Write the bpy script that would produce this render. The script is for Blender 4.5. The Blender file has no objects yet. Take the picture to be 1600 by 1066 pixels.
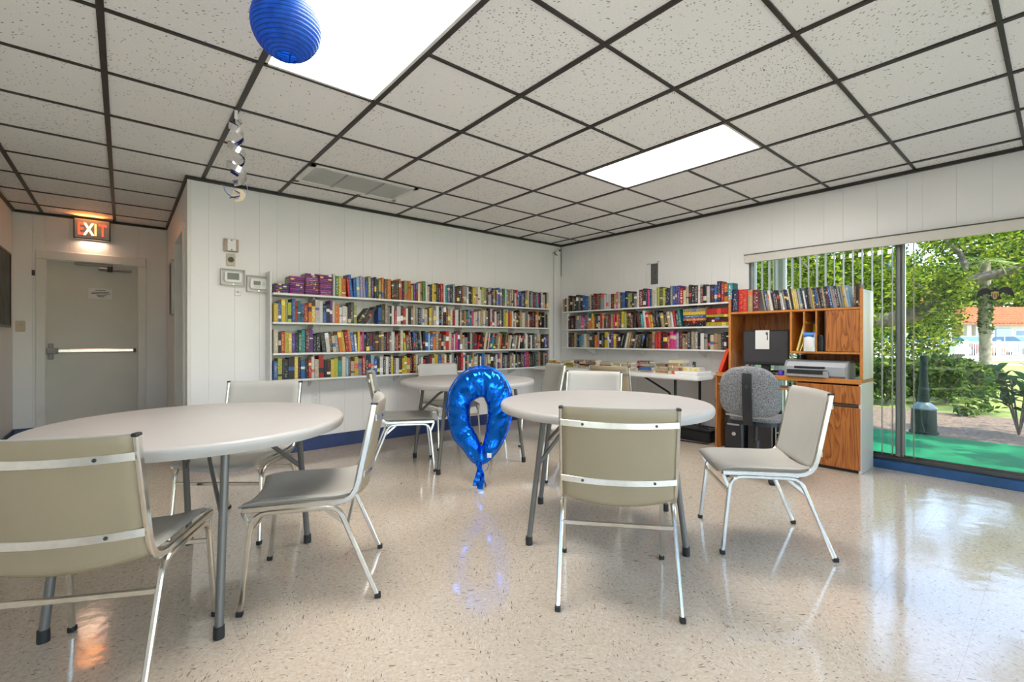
import bpy, bmesh, math, random
from mathutils import Vector, Matrix
random.seed(7)
PI = math.pi
scene = bpy.context.scene
COL = scene.collection

# ------------------------------------------------------------------ camera
CAM_Z = 1.11
YAW = math.radians(40.0)
S40, C40 = math.sin(YAW), math.cos(YAW)
cam_d = bpy.data.cameras.new('camera')
cam = bpy.data.objects.new('camera', cam_d)
COL.objects.link(cam)
cam.location = (0, 0, CAM_Z)
cam.rotation_euler = (PI / 2, 0, -YAW)
cam_d.sensor_width = 36.0
cam_d.lens = 36.0 * 725.0 / 1600.0
cam_d.shift_y = -3.0 / 1600.0
cam_d.clip_start = 0.02
cam_d.clip_end = 500
scene.camera = cam

# ------------------------------------------------------------------ world, sun, exposure
scene.view_settings.view_transform = 'Standard'
scene.view_settings.look = 'None'
scene.view_settings.gamma = 1.0
scene.view_settings.use_curve_mapping = False
scene.view_settings.exposure = 1.04
world = bpy.data.worlds.new('sky')
scene.world = world
world.use_nodes = True
wn = world.node_tree
wn.nodes.clear()
sky = wn.nodes.new('ShaderNodeTexSky')
sky.sky_type = 'NISHITA'
sky.sun_disc = False
sky.sun_elevation = math.radians(58)
sky.sun_rotation = math.radians(160)
bg = wn.nodes.new('ShaderNodeBackground')
bg.inputs['Strength'].default_value = 0.45
wo = wn.nodes.new('ShaderNodeOutputWorld')
wn.links.new(sky.outputs[0], bg.inputs['Color'])
wn.links.new(bg.outputs[0], wo.inputs['Surface'])
sun_d = bpy.data.lights.new('sun', 'SUN')
sun_d.energy = 5.0
sun_d.angle = math.radians(0.6)
sun_d.color = (1.0, 0.95, 0.84)
sun = bpy.data.objects.new('sun', sun_d)
COL.objects.link(sun)
sun.rotation_euler = Vector((-0.12, 0.52, -0.85)).to_track_quat('-Z', 'Y').to_euler()
PANEL_LIGHT = 12.0          # radiance of the fluorescent diffusers

# ------------------------------------------------------------------ mesh helpers
class B:
    def __init__(s):
        s.v = []; s.f = []; s.m = []
    def add(s, vs, fs, mi=0, M=None):
        o = len(s.v)
        if M is not None:
            vs = [tuple(M @ Vector(p)) for p in vs]
        s.v.extend([tuple(p) for p in vs])
        for f in fs:
            s.f.append([i + o for i in f]); s.m.append(mi)
        return s
    def box(s, x0, x1, y0, y1, z0, z1, mi=0, M=None):
        vs = [(x, y, z) for x in (x0, x1) for y in (y0, y1) for z in (z0, z1)]
        return s.add(vs, [(0, 1, 3, 2), (4, 6, 7, 5), (0, 4, 5, 1), (2, 3, 7, 6), (0, 2, 6, 4), (1, 5, 7, 3)], mi, M)
    def cbox(s, x0, x1, y0, y1, z0, z1, b=0.004, mi=0, M=None):
        cx, cy, cz = (x0 + x1) / 2, (y0 + y1) / 2, (z0 + z1) / 2
        hx, hy, hz = abs(x1 - x0) / 2, abs(y1 - y0) / 2, abs(z1 - z0) / 2
        b = min(b, hx * .9, hy * .9, hz * .9)
        vs = []; ix = {}
        for sx in (-1, 1):
            for sy in (-1, 1):
                for sz in (-1, 1):
                    for k in range(3):
                        p = [sx * (hx - (b if k != 0 else 0)), sy * (hy - (b if k != 1 else 0)), sz * (hz - (b if k != 2 else 0))]
                        ix[(sx, sy, sz, k)] = len(vs)
                        vs.append((cx + p[0], cy + p[1], cz + p[2]))
        fs = []
        for q in (-1, 1):
            fs.append([ix[(q, a, c, 0)] for a, c in ((-1, -1), (1, -1), (1, 1), (-1, 1))])
            fs.append([ix[(a, q, c, 1)] for a, c in ((-1, -1), (1, -1), (1, 1), (-1, 1))])
            fs.append([ix[(a, c, q, 2)] for a, c in ((-1, -1), (1, -1), (1, 1), (-1, 1))])
        for a in (-1, 1):
            for c in (-1, 1):
                fs.append([ix[(a, c, -1, 0)], ix[(a, c, 1, 0)], ix[(a, c, 1, 1)], ix[(a, c, -1, 1)]])
                fs.append([ix[(a, -1, c, 0)], ix[(a, 1, c, 0)], ix[(a, 1, c, 2)], ix[(a, -1, c, 2)]])
                fs.append([ix[(-1, a, c, 1)], ix[(1, a, c, 1)], ix[(1, a, c, 2)], ix[(-1, a, c, 2)]])
                for e in (-1, 1):
                    fs.append([ix[(a, c, e, 0)], ix[(a, c, e, 1)], ix[(a, c, e, 2)]])
        return s.add(vs, fs, mi, M)
    def sweep(s, pts, prof, ref=None, mi=0, M=None, closed=False, scales=None):
        pts = [Vector(p) for p in pts]
        n = len(pts); k = len(prof); vs = []
        prev = None
        for i, p in enumerate(pts):
            if closed:
                t = pts[(i + 1) % n] - pts[i - 1]
            else:
                t = pts[min(i + 1, n - 1)] - pts[max(i - 1, 0)]
            t.normalize()
            if ref is not None:
                r = Vector(ref)
            elif prev is not None:
                r = prev
            else:
                r = Vector((0, 0, 1)) if abs(t.z) < 0.9 else Vector((1, 0, 0))
            a = r - t * r.dot(t)
            if a.length < 1e-6:
                a = t.orthogonal()
            a.normalize(); b = t.cross(a); prev = a
            sc = scales[i] if scales else 1.0
            for (u, w) in prof:
                vs.append(tuple(p + a * (u * sc) + b * (w * sc)))
        fs = []
        for i in range(n if closed else n - 1):
            j = (i + 1) % n
            for q in range(k):
                r2 = (q + 1) % k
                fs.append((i * k + q, i * k + r2, j * k + r2, j * k + q))
        if not closed:
            fs.append(tuple(range(k))); fs.append(tuple((n - 1) * k + q for q in reversed(range(k))))
        return s.add(vs, fs, mi, M)
    def tube(s, pts, r, n=10, mi=0, M=None, closed=False, scales=None, ref=None):
        prof = [(r * math.cos(2 * PI * i / n), r * math.sin(2 * PI * i / n)) for i in range(n)]
        return s.sweep(pts, prof, ref, mi, M, closed, scales)
    def rtube(s, pts, a, b, ref, mi=0, M=None):
        c = min(a, b) * .25
        a /= 2; b /= 2
        prof = [(a - c, -b), (a, -b + c), (a, b - c), (a - c, b), (-a + c, b), (-a, b - c), (-a, -b + c), (-a + c, -b)]
        return s.sweep(pts, prof, ref, mi, M)
    def lathe(s, prof, n=32, mi=0, M=None, cx=0, cy=0):
        vs = []; k = len(prof)
        for i in range(n):
            a = 2 * PI * i / n
            for r, z in prof:
                vs.append((cx + r * math.cos(a), cy + r * math.sin(a), z))
        fs = []
        for i in range(n):
            j = (i + 1) % n
            for q in range(k - 1):
                fs.append((i * k + q, j * k + q, j * k + q + 1, i * k + q + 1))
        if prof[0][0] > 1e-6:
            fs.append(tuple(i * k for i in reversed(range(n))))
        if prof[-1][0] > 1e-6:
            fs.append(tuple(i * k + k - 1 for i in range(n)))
        return s.add(vs, fs, mi, M)
    def prism(s, poly, h0, h1, axis='z', mi=0, M=None):
        n = len(poly)
        def P(a, b, h):
            return {'z': (a, b, h), 'x': (h, a, b), 'y': (a, h, b)}[axis]
        vs = [P(a, b, h0) for a, b in poly] + [P(a, b, h1) for a, b in poly]
        fs = [tuple(reversed(range(n))), tuple(range(n, 2 * n))]
        for i in range(n):
            j = (i + 1) % n
            fs.append((i, j, n + j, n + i))
        return s.add(vs, fs, mi, M)
    def solid(s, f_top, f_bot, nu, nv, mi=0, M=None):
        """closed slab between two parametric sheets"""
        vs = []
        for fn in (f_top, f_bot):
            for i in range(nu + 1):
                for j in range(nv + 1):
                    vs.append(tuple(fn(i / nu, j / nv)))
        o = (nu + 1) * (nv + 1); fs = []
        ix = lambda i, j: i * (nv + 1) + j
        for i in range(nu):
            for j in range(nv):
                fs.append((ix(i, j), ix(i + 1, j), ix(i + 1, j + 1), ix(i, j + 1)))
                fs.append((o + ix(i, j), o + ix(i, j + 1), o + ix(i + 1, j + 1), o + ix(i + 1, j)))
        for i in range(nu):
            for j in (0, nv):
                fs.append((ix(i, j), ix(i + 1, j), o + ix(i + 1, j), o + ix(i, j)))
        for j in range(nv):
            for i in (0, nu):
                fs.append((ix(i, j), ix(i, j + 1), o + ix(i, j + 1), o + ix(i, j)))
        return s.add(vs, fs, mi, M)

def mesh_of(name, b, mats, smooth=35, recalc=True):
    me = bpy.data.meshes.new(name)
    me.from_pydata(b.v, [], b.f)
    if recalc:
        bm = bmesh.new(); bm.from_mesh(me)
        bmesh.ops.recalc_face_normals(bm, faces=bm.faces)
        bm.to_mesh(me); bm.free()
    if not isinstance(mats, (list, tuple)):
        mats = [mats]
    for m in mats:
        me.materials.append(m)
    if len(mats) > 1:
        me.polygons.foreach_set('material_index', b.m)
    if smooth:
        me.polygons.foreach_set('use_smooth', [True] * len(me.polygons))
        me.set_sharp_from_angle(angle=math.radians(smooth))
    me.update()
    return me

def link(name, data, parent=None, loc=None, rz=None):
    o = bpy.data.objects.new(name, data)
    COL.objects.link(o)
    if parent is not None:
        o.parent = parent
    if loc is not None:
        o.location = loc
    if rz is not None:
        o.rotation_euler = (0, 0, rz)
    return o

def part(name, b, mats, parent=None, smooth=35, label=None, kind=None):
    o = link(name, mesh_of(name, b, mats, smooth), parent)
    if label: o['label'] = label
    if kind: o['kind'] = kind
    return o

def tag(o, label, cat, group=None):
    o['label'] = label; o['category'] = cat
    if group: o['group'] = group
    return o

def thing(name, label, cat, loc=(0, 0, 0), rz=0.0, group=None):
    o = link(name, None, None, loc, rz)
    o.empty_display_size = 0.1
    return tag(o, label, cat, group)

def struct(name, b, mats, parent=None, smooth=35, label=None):
    o = part(name, b, mats, parent, smooth, label)
    if parent is None:
        o['kind'] = 'structure'
    return o

def copy_tree(o, parent=None):
    c = o.copy(); COL.objects.link(c); c.parent = parent
    for ch in list(o.children):
        copy_tree(ch, c)
    return c

def heading(fx, fy):
    """rotation about z that turns local +Y to (fx, fy)"""
    return math.atan2(-fx, fy)

def ordinal(n):
    if 10 <= n % 100 <= 20: return '%dth' % n
    return '%d%s' % (n, {1: 'st', 2: 'nd', 3: 'rd'}.get(n % 10, 'th'))

# ------------------------------------------------------------------ material helpers
class N:
    def __init__(s, name):
        s.mat = bpy.data.materials.new(name); s.mat.use_nodes = True
        s.t = s.mat.node_tree; s.t.nodes.clear()
        s.out = s.t.nodes.new('ShaderNodeOutputMaterial')
    def n(s, typ, **kw):
        nd = s.t.nodes.new('ShaderNode' + typ)
        for k, v in kw.items():
            if k.startswith('i_'):
                key = k[2:]
                key = int(key) if key.isdigit() else key.replace('_', ' ')
                s.set(nd, key, v)
            else:
                setattr(nd, k, v)
        return nd
    def set(s, nd, key, v):
        if isinstance(v, bpy.types.NodeSocket):
            s.t.links.new(v, nd.inputs[key])
        else:
            nd.inputs[key].default_value = v
    def math(s, op, a, b=None, c=None):
        nd = s.n('Math', operation=op)
        s.set(nd, 0, a)
        if b is not None: s.set(nd, 1, b)
        if c is not None: s.set(nd, 2, c)
        return nd.outputs[0]
    def mix(s, f, a, b):
        nd = s.n('Mix', data_type='RGBA')
        s.set(nd, 0, f)
        for k, v in ((6, a), (7, b)):
            if isinstance(v, tuple) and len(v) == 3: v = (*v, 1)
            s.set(nd, k, v)
        return nd.outputs[2]
    def ramp(s, f, stops, interp='LINEAR'):
        nd = s.n('ValToRGB'); cr = nd.color_ramp; cr.interpolation = interp
        while len(cr.elements) < len(stops): cr.elements.new(0.5)
        for e, (p, c) in zip(cr.elements, stops):
            e.position = p; e.color = (*c, 1) if len(c) == 3 else c
        s.set(nd, 0, f)
        return nd.outputs[0]
    def comb(s, x, y, z):
        nd = s.n('CombineXYZ')
        s.set(nd, 0, x); s.set(nd, 1, y); s.set(nd, 2, z)
        return nd.outputs[0]
    def sep(s, v):
        nd = s.n('SeparateXYZ'); s.set(nd, 0, v)
        return nd.outputs
    def bump(s, h, strength=0.3, dist=0.01):
        nd = s.n('Bump'); s.set(nd, 'Height', h)
        nd.inputs['Strength'].default_value = strength; nd.inputs['Distance'].default_value = dist
        return nd.outputs[0]
    def bsdf(s, col, rough=0.5, metal=0.0, normal=None, spec=0.5, **kw):
        nd = s.n('BsdfPrincipled')
        if isinstance(col, tuple) and len(col) == 3: col = (*col, 1)
        s.set(nd, 'Base Color', col); s.set(nd, 'Roughness', rough); s.set(nd, 'Metallic', metal)
        s.set(nd, 'Specular IOR Level', spec)
        if normal is not None: s.set(nd, 'Normal', normal)
        for k, v in kw.items(): s.set(nd, k.replace('_', ' '), v)
        s.t.links.new(nd.outputs[0], s.out.inputs[0])
        return nd
    def done(s, sh):
        s.t.links.new(sh, s.out.inputs[0]); return s.mat

def plain(name, col, rough=0.5, metal=0.0, spec=0.5, var=0.06, scale=6.0, bump=0.0, bscale=60.0, **kw):
    m = N(name)
    tc = m.n('TexCoord').outputs['Object']
    nz = m.n('TexNoise', i_Vector=tc, i_Scale=scale, i_Detail=4.0).outputs['Fac']
    a = tuple(max(0, c * (1 - var)) for c in col); b = tuple(min(1, c * (1 + var)) for c in col)
    c = m.ramp(nz, [(0.3, a), (0.7, b)])
    nrm = None
    if bump:
        nb = m.n('TexNoise', i_Vector=tc, i_Scale=bscale, i_Detail=3.0).outputs['Fac']
        nrm = m.bump(nb, bump, 0.004)
    m.bsdf(c, rough, metal, nrm, spec, **kw)
    return m.mat

def emit(name, col, strength):
    m = N(name)
    e = m.n('Emission', i_Color=(*col, 1), i_Strength=strength)
    return m.done(e.outputs[0])

MT = {}
MT['wall'] = plain('white_wall_paint', (0.80, 0.785, 0.77), 0.38, var=0.02, scale=2.0, bump=0.08, bscale=25)
MT['wall_core'] = plain('wall_core', (0.42, 0.42, 0.41), 0.7)
MT['white_trim'] = plain('white_trim_paint', (0.72, 0.71, 0.67), 0.35, var=0.03)
MT['door'] = plain('door_paint', (0.60, 0.58, 0.52), 0.42, var=0.03, scale=3)
MT['blue_base'] = plain('navy_baseboard_paint', (0.020, 0.038, 0.13), 0.35, var=0.25, scale=9)
MT['blue_curb'] = plain('blue_curb_paint', (0.015, 0.075, 0.20), 0.3, var=0.25, scale=9)
MT['tbar'] = plain('dark_ceiling_grid', (0.030, 0.026, 0.023), 0.45, var=0.2, scale=15)
MT['chrome'] = plain('chrome_tube', (0.72, 0.70, 0.64), 0.20, 1.0, var=0.05, scale=30)
MT['band'] = plain('brushed_band', (0.80, 0.77, 0.70), 0.34, 1.0, var=0.06, scale=40)
MT['vinyl'] = plain('grey_vinyl', (0.46, 0.445, 0.405), 0.36, var=0.05, scale=5, bump=0.10, bscale=180)
MT['vinyl_back'] = plain('sage_vinyl', (0.315, 0.255, 0.165), 0.42, var=0.05, scale=5, bump=0.10, bscale=180)
MT['black'] = plain('black_rubber', (0.016, 0.016, 0.017), 0.5, var=0.2)
MT['black_plastic'] = plain('black_plastic', (0.022, 0.022, 0.025), 0.32, var=0.2)
MT['dark_grey'] = plain('dark_grey_plastic', (0.038, 0.038, 0.042), 0.4, var=0.1)
MT['mid_grey'] = plain('grey_plastic', (0.28, 0.28, 0.28), 0.4, var=0.05)
MT['silver'] = plain('silver_plastic', (0.42, 0.44, 0.47), 0.3, 0.35, var=0.05)
MT['white_plastic'] = plain('white_plastic', (0.74, 0.73, 0.70), 0.35, var=0.03)
MT['beige_plastic'] = plain('beige_plastic', (0.52, 0.45, 0.32), 0.4, var=0.05)
MT['tan_plastic'] = plain('tan_plastic', (0.42, 0.32, 0.26), 0.45, var=0.05)
MT['clear_guard'] = plain('thermostat_guard', (0.62, 0.60, 0.57), 0.25, var=0.03)
MT['lcd'] = plain('lcd_screen', (0.16, 0.19, 0.15), 0.25, var=0.03)
MT['table'] = plain('table_plastic', (0.435, 0.413, 0.39), 0.40, var=0.025, scale=4, bump=0.10, bscale=220)
MT['table_leg'] = plain('grey_powder_coat', (0.155, 0.15, 0.138), 0.38, 0.3, var=0.05)
MT['black_steel'] = plain('black_steel', (0.02, 0.02, 0.022), 0.35, 0.3, var=0.1)
MT['cream_side'] = plain('cream_laminate', (0.60, 0.575, 0.50), 0.30, var=0.04)
MT['shelf'] = plain('white_shelf', (0.70, 0.70, 0.69), 0.40, var=0.03)
MT['page'] = plain('book_pages', (0.60, 0.54, 0.43), 0.8, var=0.12, scale=40)
MT['paper'] = plain('white_paper', (0.74, 0.73, 0.71), 0.7, var=0.03)
MT['ink'] = plain('grey_print', (0.10, 0.10, 0.10), 0.7, var=0.5, scale=90)
MT['metal_frame'] = plain('grey_aluminium', (0.30, 0.34, 0.34), 0.35, 0.5, var=0.05)
MT['bronze'] = plain('bronze_track', (0.10, 0.095, 0.085), 0.4, 0.6, var=0.1)
MT['slat'] = plain('vertical_blind_vinyl', (0.36, 0.32, 0.25), 0.45, var=0.04)
MT['valance'] = plain('valance_vinyl', (0.62, 0.59, 0.53), 0.35, var=0.03)
MT['wheel'] = plain('tyre_black', (0.02, 0.02, 0.02), 0.6)
MT['yellow'] = plain('yellow_card', (0.70, 0.50, 0.03), 0.5)
MT['red_cover'] = plain('red_orange_cover', (0.72, 0.06, 0.02), 0.45)
MT['purple'] = plain('purple_plastic', (0.10, 0.04, 0.42), 0.4)
MT['blue_plastic'] = plain('blue_plastic', (0.03, 0.18, 0.55), 0.35)
MT['light_panel'] = emit('fluorescent_diffuser', (1.0, 0.955, 0.915), PANEL_LIGHT)
MT['exit_red'] = emit('exit_letter_red', (1.0, 0.07, 0.03), 1.3)
MT['exit_orange'] = emit('exit_letter_orange', (1.0, 0.24, 0.07), 2.4)
MT['exit_yellow'] = emit('exit_letter_bright', (1.0, 0.62, 0.22), 3.5)

def m_ceiling():
    m = N('fissured_ceiling_tile')
    g = m.n('NewGeometry').outputs['Position']
    rnd = m.n('ObjectInfo').outputs['Random']
    rot = m.n('VectorRotate', rotation_type='Z_AXIS')
    m.set(rot, 'Vector', g); m.set(rot, 'Angle', m.math('MULTIPLY', rnd, 40.0))
    x, y, z = m.sep(rot.outputs[0])
    st = m.math('MULTIPLY_ADD', m.math('FRACT', m.math('MULTIPLY', rnd, 17.3)), 34.0, 30.0)
    v = m.comb(m.math('MULTIPLY', x, st), m.math('MULTIPLY', y, 82.0), 0.0)
    nz = m.n('TexNoise', i_Vector=g, i_Scale=24.0, i_Detail=2.0)
    vm = m.n('VectorMath', operation='ADD'); m.set(vm, 0, v)
    sc = m.n('VectorMath', operation='SCALE'); m.set(sc, 0, nz.outputs['Color']); sc.inputs['Scale'].default_value = 1.6
    m.set(vm, 1, sc.outputs[0])
    vo = m.n('TexVoronoi', i_Vector=vm.outputs[0], i_Scale=1.0, feature='F1')
    gate = m.n('SeparateColor'); m.set(gate, 0, vo.outputs['Color'])
    thr = m.math('MULTIPLY_ADD', m.math('FRACT', m.math('MULTIPLY', rnd, 5.1)), 0.5, 0.12)
    fl = m.math('MULTIPLY', m.math('LESS_THAN', vo.outputs['Distance'], 0.26), m.math('LESS_THAN', gate.outputs[0], thr))
    fine = m.n('TexNoise', i_Vector=g, i_Scale=210.0, i_Detail=2.0).outputs['Fac']
    base = m.ramp(fine, [(0.35, (0.80, 0.79, 0.765)), (0.6, (0.90, 0.895, 0.875))])
    tint = m.mix(m.math('MULTIPLY', m.math('FRACT', m.math('MULTIPLY', rnd, 9.7)), 0.35), base, (0.84, 0.80, 0.75))
    col = m.mix(m.math('MULTIPLY', fl, 0.75), tint, (0.17, 0.155, 0.135))
    m.bsdf(col, 0.85, 0.0, m.bump(m.math('SUBTRACT', 1.0, fl), 0.4, 0.003), 0.2)
    return m.mat
MT['ceiling'] = m_ceiling()

def m_floor():
    m = N('waxed_vinyl_floor_tile')
    g = m.n('NewGeometry').outputs['Position']
    x, y, z = m.sep(g)
    T = 0.305
    cx = m.math('FLOOR', m.math('DIVIDE', m.math('ADD', x, 3.0), T)); cy = m.math('FLOOR', m.math('DIVIDE', m.math('ADD', y, 3.0), T))
    wn_ = m.n('TexWhiteNoise', noise_dimensions='2D'); m.set(wn_, 'Vector', m.comb(cx, cy, 0.0))
    r = wn_.outputs['Value']
    par = m.math('MULTIPLY', m.math('MODULO', m.math('ADD', cx, cy), 2.0), PI / 2)
    rot = m.n('VectorRotate', rotation_type='Z_AXIS')
    m.set(rot, 'Vector', g); m.set(rot, 'Angle', m.math('ADD', par, m.math('MULTIPLY_ADD', r, 0.7, 0.3)))
    px, py, pz = m.sep(rot.outputs[0])
    def flecks(sx, sy, lim, gate_lim, off):
        v = m.comb(m.math('MULTIPLY_ADD', px, sx, off), m.math('MULTIPLY', py, sy), 0.0)
        nz = m.n('TexNoise', i_Vector=g, i_Scale=14.0, i_Detail=1.0)
        vm = m.n('VectorMath', operation='ADD'); m.set(vm, 0, v); sc_ = m.n('VectorMath', operation='SCALE'); m.set(sc_, 0, nz.outputs['Color']); sc_.inputs['Scale'].default_value = 5.0
        m.set(vm, 1, sc_.outputs[0])
        vo = m.n('TexVoronoi', i_Vector=vm.outputs[0], i_Scale=1.0)
        gt = m.n('SeparateColor'); m.set(gt, 0, vo.outputs['Color'])
        return m.math('MULTIPLY', m.math('LESS_THAN', vo.outputs['Distance'], lim), m.math('LESS_THAN', gt.outputs[0], gate_lim))
    f1 = flecks(44.0, 170.0, 0.30, 0.15, 0.0)
    f2 = flecks(70.0, 230.0, 0.34, 0.42, 31.0)
    f3 = flecks(36.0, 120.0, 0.36, 0.35, 67.0)
    mo = m.n('TexNoise', i_Vector=rot.outputs[0], i_Scale=60.0, i_Detail=5.0).outputs['Fac']
    base = m.ramp(mo, [(0.25, (0.52, 0.425, 0.325)), (0.75, (0.67, 0.57, 0.455))])
    big = m.n('TexNoise', i_Vector=g, i_Scale=1.1, i_Detail=3.0).outputs['Fac']
    base = m.mix(m.math('MULTIPLY', big, 0.28), base, (0.54, 0.45, 0.34))
    c = m.mix(m.math('MULTIPLY', f3, 0.5), base, (0.70, 0.66, 0.58))
    c = m.mix(m.math('MULTIPLY', f2, 0.55), c, (0.33, 0.26, 0.19))
    c = m.mix(m.math('MULTIPLY', f1, 0.85), c, (0.085, 0.068, 0.055))
    wob = m.n('TexNoise', i_Vector=g, i_Scale=7.0, i_Detail=3.0).outputs['Fac']
    fineb = m.n('TexNoise', i_Vector=rot.outputs[0], i_Scale=90.0, i_Detail=2.0).outputs['Fac']
    nrm = m.bump(m.math('ADD', wob, m.math('MULTIPLY', fineb, 0.04)), 0.07, 0.02)
    scuff = m.n('TexNoise', i_Vector=g, i_Scale=3.0, i_Detail=6.0).outputs['Fac']
    rg = m.math('MULTIPLY_ADD', scuff, 0.11, 0.04)
    m.bsdf(c, rg, 0.0, nrm, 1.0)
    return m.mat
MT['floor'] = m_floor()

def m_wood(name, vertical=True):
    m = N(name)
    tc = m.n('TexCoord').outputs['Object']
    x, y, z = m.sep(tc)
    if vertical:
        v = m.comb(m.math('MULTIPLY', x, 9.0), m.math('MULTIPLY', y, 9.0), m.math('MULTIPLY', z, 1.1))
    else:
        v = m.comb(m.math('MULTIPLY', x, 9.0), m.math('MULTIPLY', y, 1.1), m.math('MULTIPLY', z, 9.0))
    nz = m.n('TexNoise', i_Vector=v, i_Scale=1.0, i_Detail=3.0, i_Distortion=0.6).outputs['Fac']
    rings = m.math('FRACT', m.math('MULTIPLY', nz, 11.0))
    v2 = m.comb(m.math('MULTIPLY', x, 160.0), m.math('MULTIPLY', y, 160.0), m.math('MULTIPLY', z, 5.0)) if vertical else m.comb(m.math('MULTIPLY', x, 160.0), m.math('MULTIPLY', y, 5.0), m.math('MULTIPLY', z, 160.0))
    gr = m.n('TexNoise', i_Vector=v2, i_Scale=1.0, i_Detail=2.0).outputs['Fac']
    c = m.ramp(rings, [(0.0, (0.47, 0.165, 0.036)), (0.55, (0.41, 0.135, 0.028)), (0.88, (0.22, 0.062, 0.013)), (1.0, (0.45, 0.155, 0.033))])
    c = m.mix(m.math('MULTIPLY', m.math('GREATER_THAN', gr, 0.58), 0.35), c, (0.14, 0.042, 0.010))
    m.bsdf(c, 0.36, 0.0, None, 0.5)
    return m.mat
MT['wood'] = m_wood('oak_laminate_upright')
MT['wood_h'] = m_wood('oak_laminate_lengthwise', False)
MT['wood_edge'] = plain('oak_edge_band', (0.52, 0.19, 0.038), 0.4, var=0.12, scale=30)
MT['wood_dark'] = plain('dark_hardboard', (0.05, 0.028, 0.018), 0.6, var=0.2)

def m_book():
    m = N('printed_book_cover')
    oi = m.n('ObjectInfo')
    tc = m.n('TexCoord').outputs['Object']
    x, y, z = m.sep(tc)
    def rn(k):
        w = m.n('TexWhiteNoise', noise_dimensions='1D'); m.set(w, 'W', m.math('MULTIPLY_ADD', oi.outputs['Random'], 913.0, k)); return w.outputs['Value']
    r1, r2, r3, r4 = rn(1.3), rn(7.7), rn(3.1), rn(11.9)
    spine = m.math('LESS_THAN', y, 0.07)
    front = m.math('MULTIPLY_ADD', m.math('GREATER_THAN', y, 0.07), 0.35, 0.65)
    tv = m.comb(m.math('MULTIPLY_ADD', x, 2.6, m.math('MULTIPLY', r1, 50.0)), 0.0, m.math('MULTIPLY', z, m.math('MULTIPLY_ADD', r2, 26.0, 20.0)))
    nz = m.n('TexNoise', i_Vector=tv, i_Scale=1.0, i_Detail=3.0).outputs['Fac']
    lim = m.math('MULTIPLY_ADD', r4, 0.10, 0.54)
    txt = m.math('GREATER_THAN', nz, lim)
    for a, lo, hi in ((x, 0.2, 0.82), (z, 0.10, 0.90)):
        txt = m.math('MULTIPLY', txt, m.math('MULTIPLY', m.math('GREATER_THAN', a, lo), m.math('LESS_THAN', a, hi)))
    txt = m.math('MULTIPLY', txt, spine)
    tcol = m.ramp(r3, [(0.0, (0.80, 0.79, 0.76)), (0.35, (0.72, 0.52, 0.12)), (0.5, (0.85, 0.84, 0.80)), (0.68, (0.03, 0.03, 0.035)), (0.86, (0.6, 0.05, 0.04))], 'CONSTANT')
    bcol = m.ramp(r2, [(0.0, (0.75, 0.74, 0.70)), (0.2, (0.02, 0.02, 0.025)), (0.4, (0.62, 0.08, 0.05)), (0.55, (0.75, 0.60, 0.12)), (0.68, (0.05, 0.12, 0.35)), (0.84, (0.55, 0.48, 0.36))], 'CONSTANT')
    b0 = m.math('MULTIPLY_ADD', r1, 0.75, 0.03)
    band = m.math('MULTIPLY', m.math('GREATER_THAN', z, b0), m.math('LESS_THAN', z, m.math('ADD', b0, m.math('MULTIPLY_ADD', r4, 0.22, 0.05))))
    band = m.math('MULTIPLY', band, m.math('MULTIPLY', m.math('GREATER_THAN', r3, 0.42), spine))
    c = m.mix(band, oi.outputs['Color'], bcol)
    c = m.mix(m.math('MULTIPLY', txt, 0.85), c, tcol)
    m.bsdf(c, 0.42, 0.0, None, 0.4)
    return m.mat
MT['book'] = m_book()

def m_leaf(name, stops, trans=0.35):
    m = N(name)
    r = m.n('NewGeometry').outputs['Random Per Island']
    c = m.ramp(r, stops)
    d = m.n('BsdfDiffuse', i_Color=c); t = m.n('BsdfTranslucent', i_Color=c)
    mx = m.n('MixShader', i_0=trans, i_1=d.outputs[0], i_2=t.outputs[0])
    return m.done(mx.outputs[0])
MT['leaf_oak'] = m_leaf('oak_leaves', [(0.0, (0.015, 0.04, 0.008)), (0.3, (0.06, 0.12, 0.012)), (0.65, (0.20, 0.28, 0.02)), (1.0, (0.42, 0.45, 0.06))])
MT['leaf_hedge'] = m_leaf('hedge_leaves', [(0.0, (0.012, 0.04, 0.01)), (0.5, (0.05, 0.11, 0.02)), (1.0, (0.22, 0.28, 0.05))])
MT['leaf_dark'] = m_leaf('dark_leaves', [(0.0, (0.02, 0.06, 0.03)), (0.5, (0.06, 0.14, 0.04)), (0.8, (0.14, 0.05, 0.03)), (1.0, (0.20, 0.24, 0.10))], 0.2)
MT['leaf_palm'] = m_leaf('palm_fronds', [(0.0, (0.16, 0.26, 0.06)), (1.0, (0.55, 0.60, 0.25))])
MT['bark'] = plain('oak_bark', (0.12, 0.095, 0.072), 0.9, var=0.5, scale=7, bump=0.6, bscale=30)
MT['bark_palm'] = plain('palm_bark', (0.30, 0.25, 0.19), 0.9, var=0.4, scale=9, bump=0.6, bscale=40)
MT['patio'] = plain('green_patio_paint', (0.003, 0.16, 0.062), 0.8, var=0.12, scale=2.5, spec=0.15)
MT['mulch'] = plain('mulch_ground', (0.15, 0.10, 0.065), 0.95, var=0.5, scale=22, bump=0.8, bscale=60)
MT['lawn'] = plain('lawn', (0.22, 0.27, 0.045), 0.9, var=0.5, scale=3.0, bump=0.5, bscale=90)
MT['path'] = plain('pale_concrete', (0.62, 0.58, 0.52), 0.85, var=0.12, scale=4)
MT['asphalt'] = plain('asphalt', (0.30, 0.29, 0.28), 0.9, var=0.1)
MT['white_paint'] = plain('white_fence_paint', (0.78, 0.78, 0.76), 0.5, var=0.04)
MT['stucco'] = plain('ochre_stucco', (0.46, 0.31, 0.12), 0.85, var=0.08)
MT['stucco_pale'] = plain('pale_stucco', (0.70, 0.64, 0.54), 0.85, var=0.06)
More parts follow.
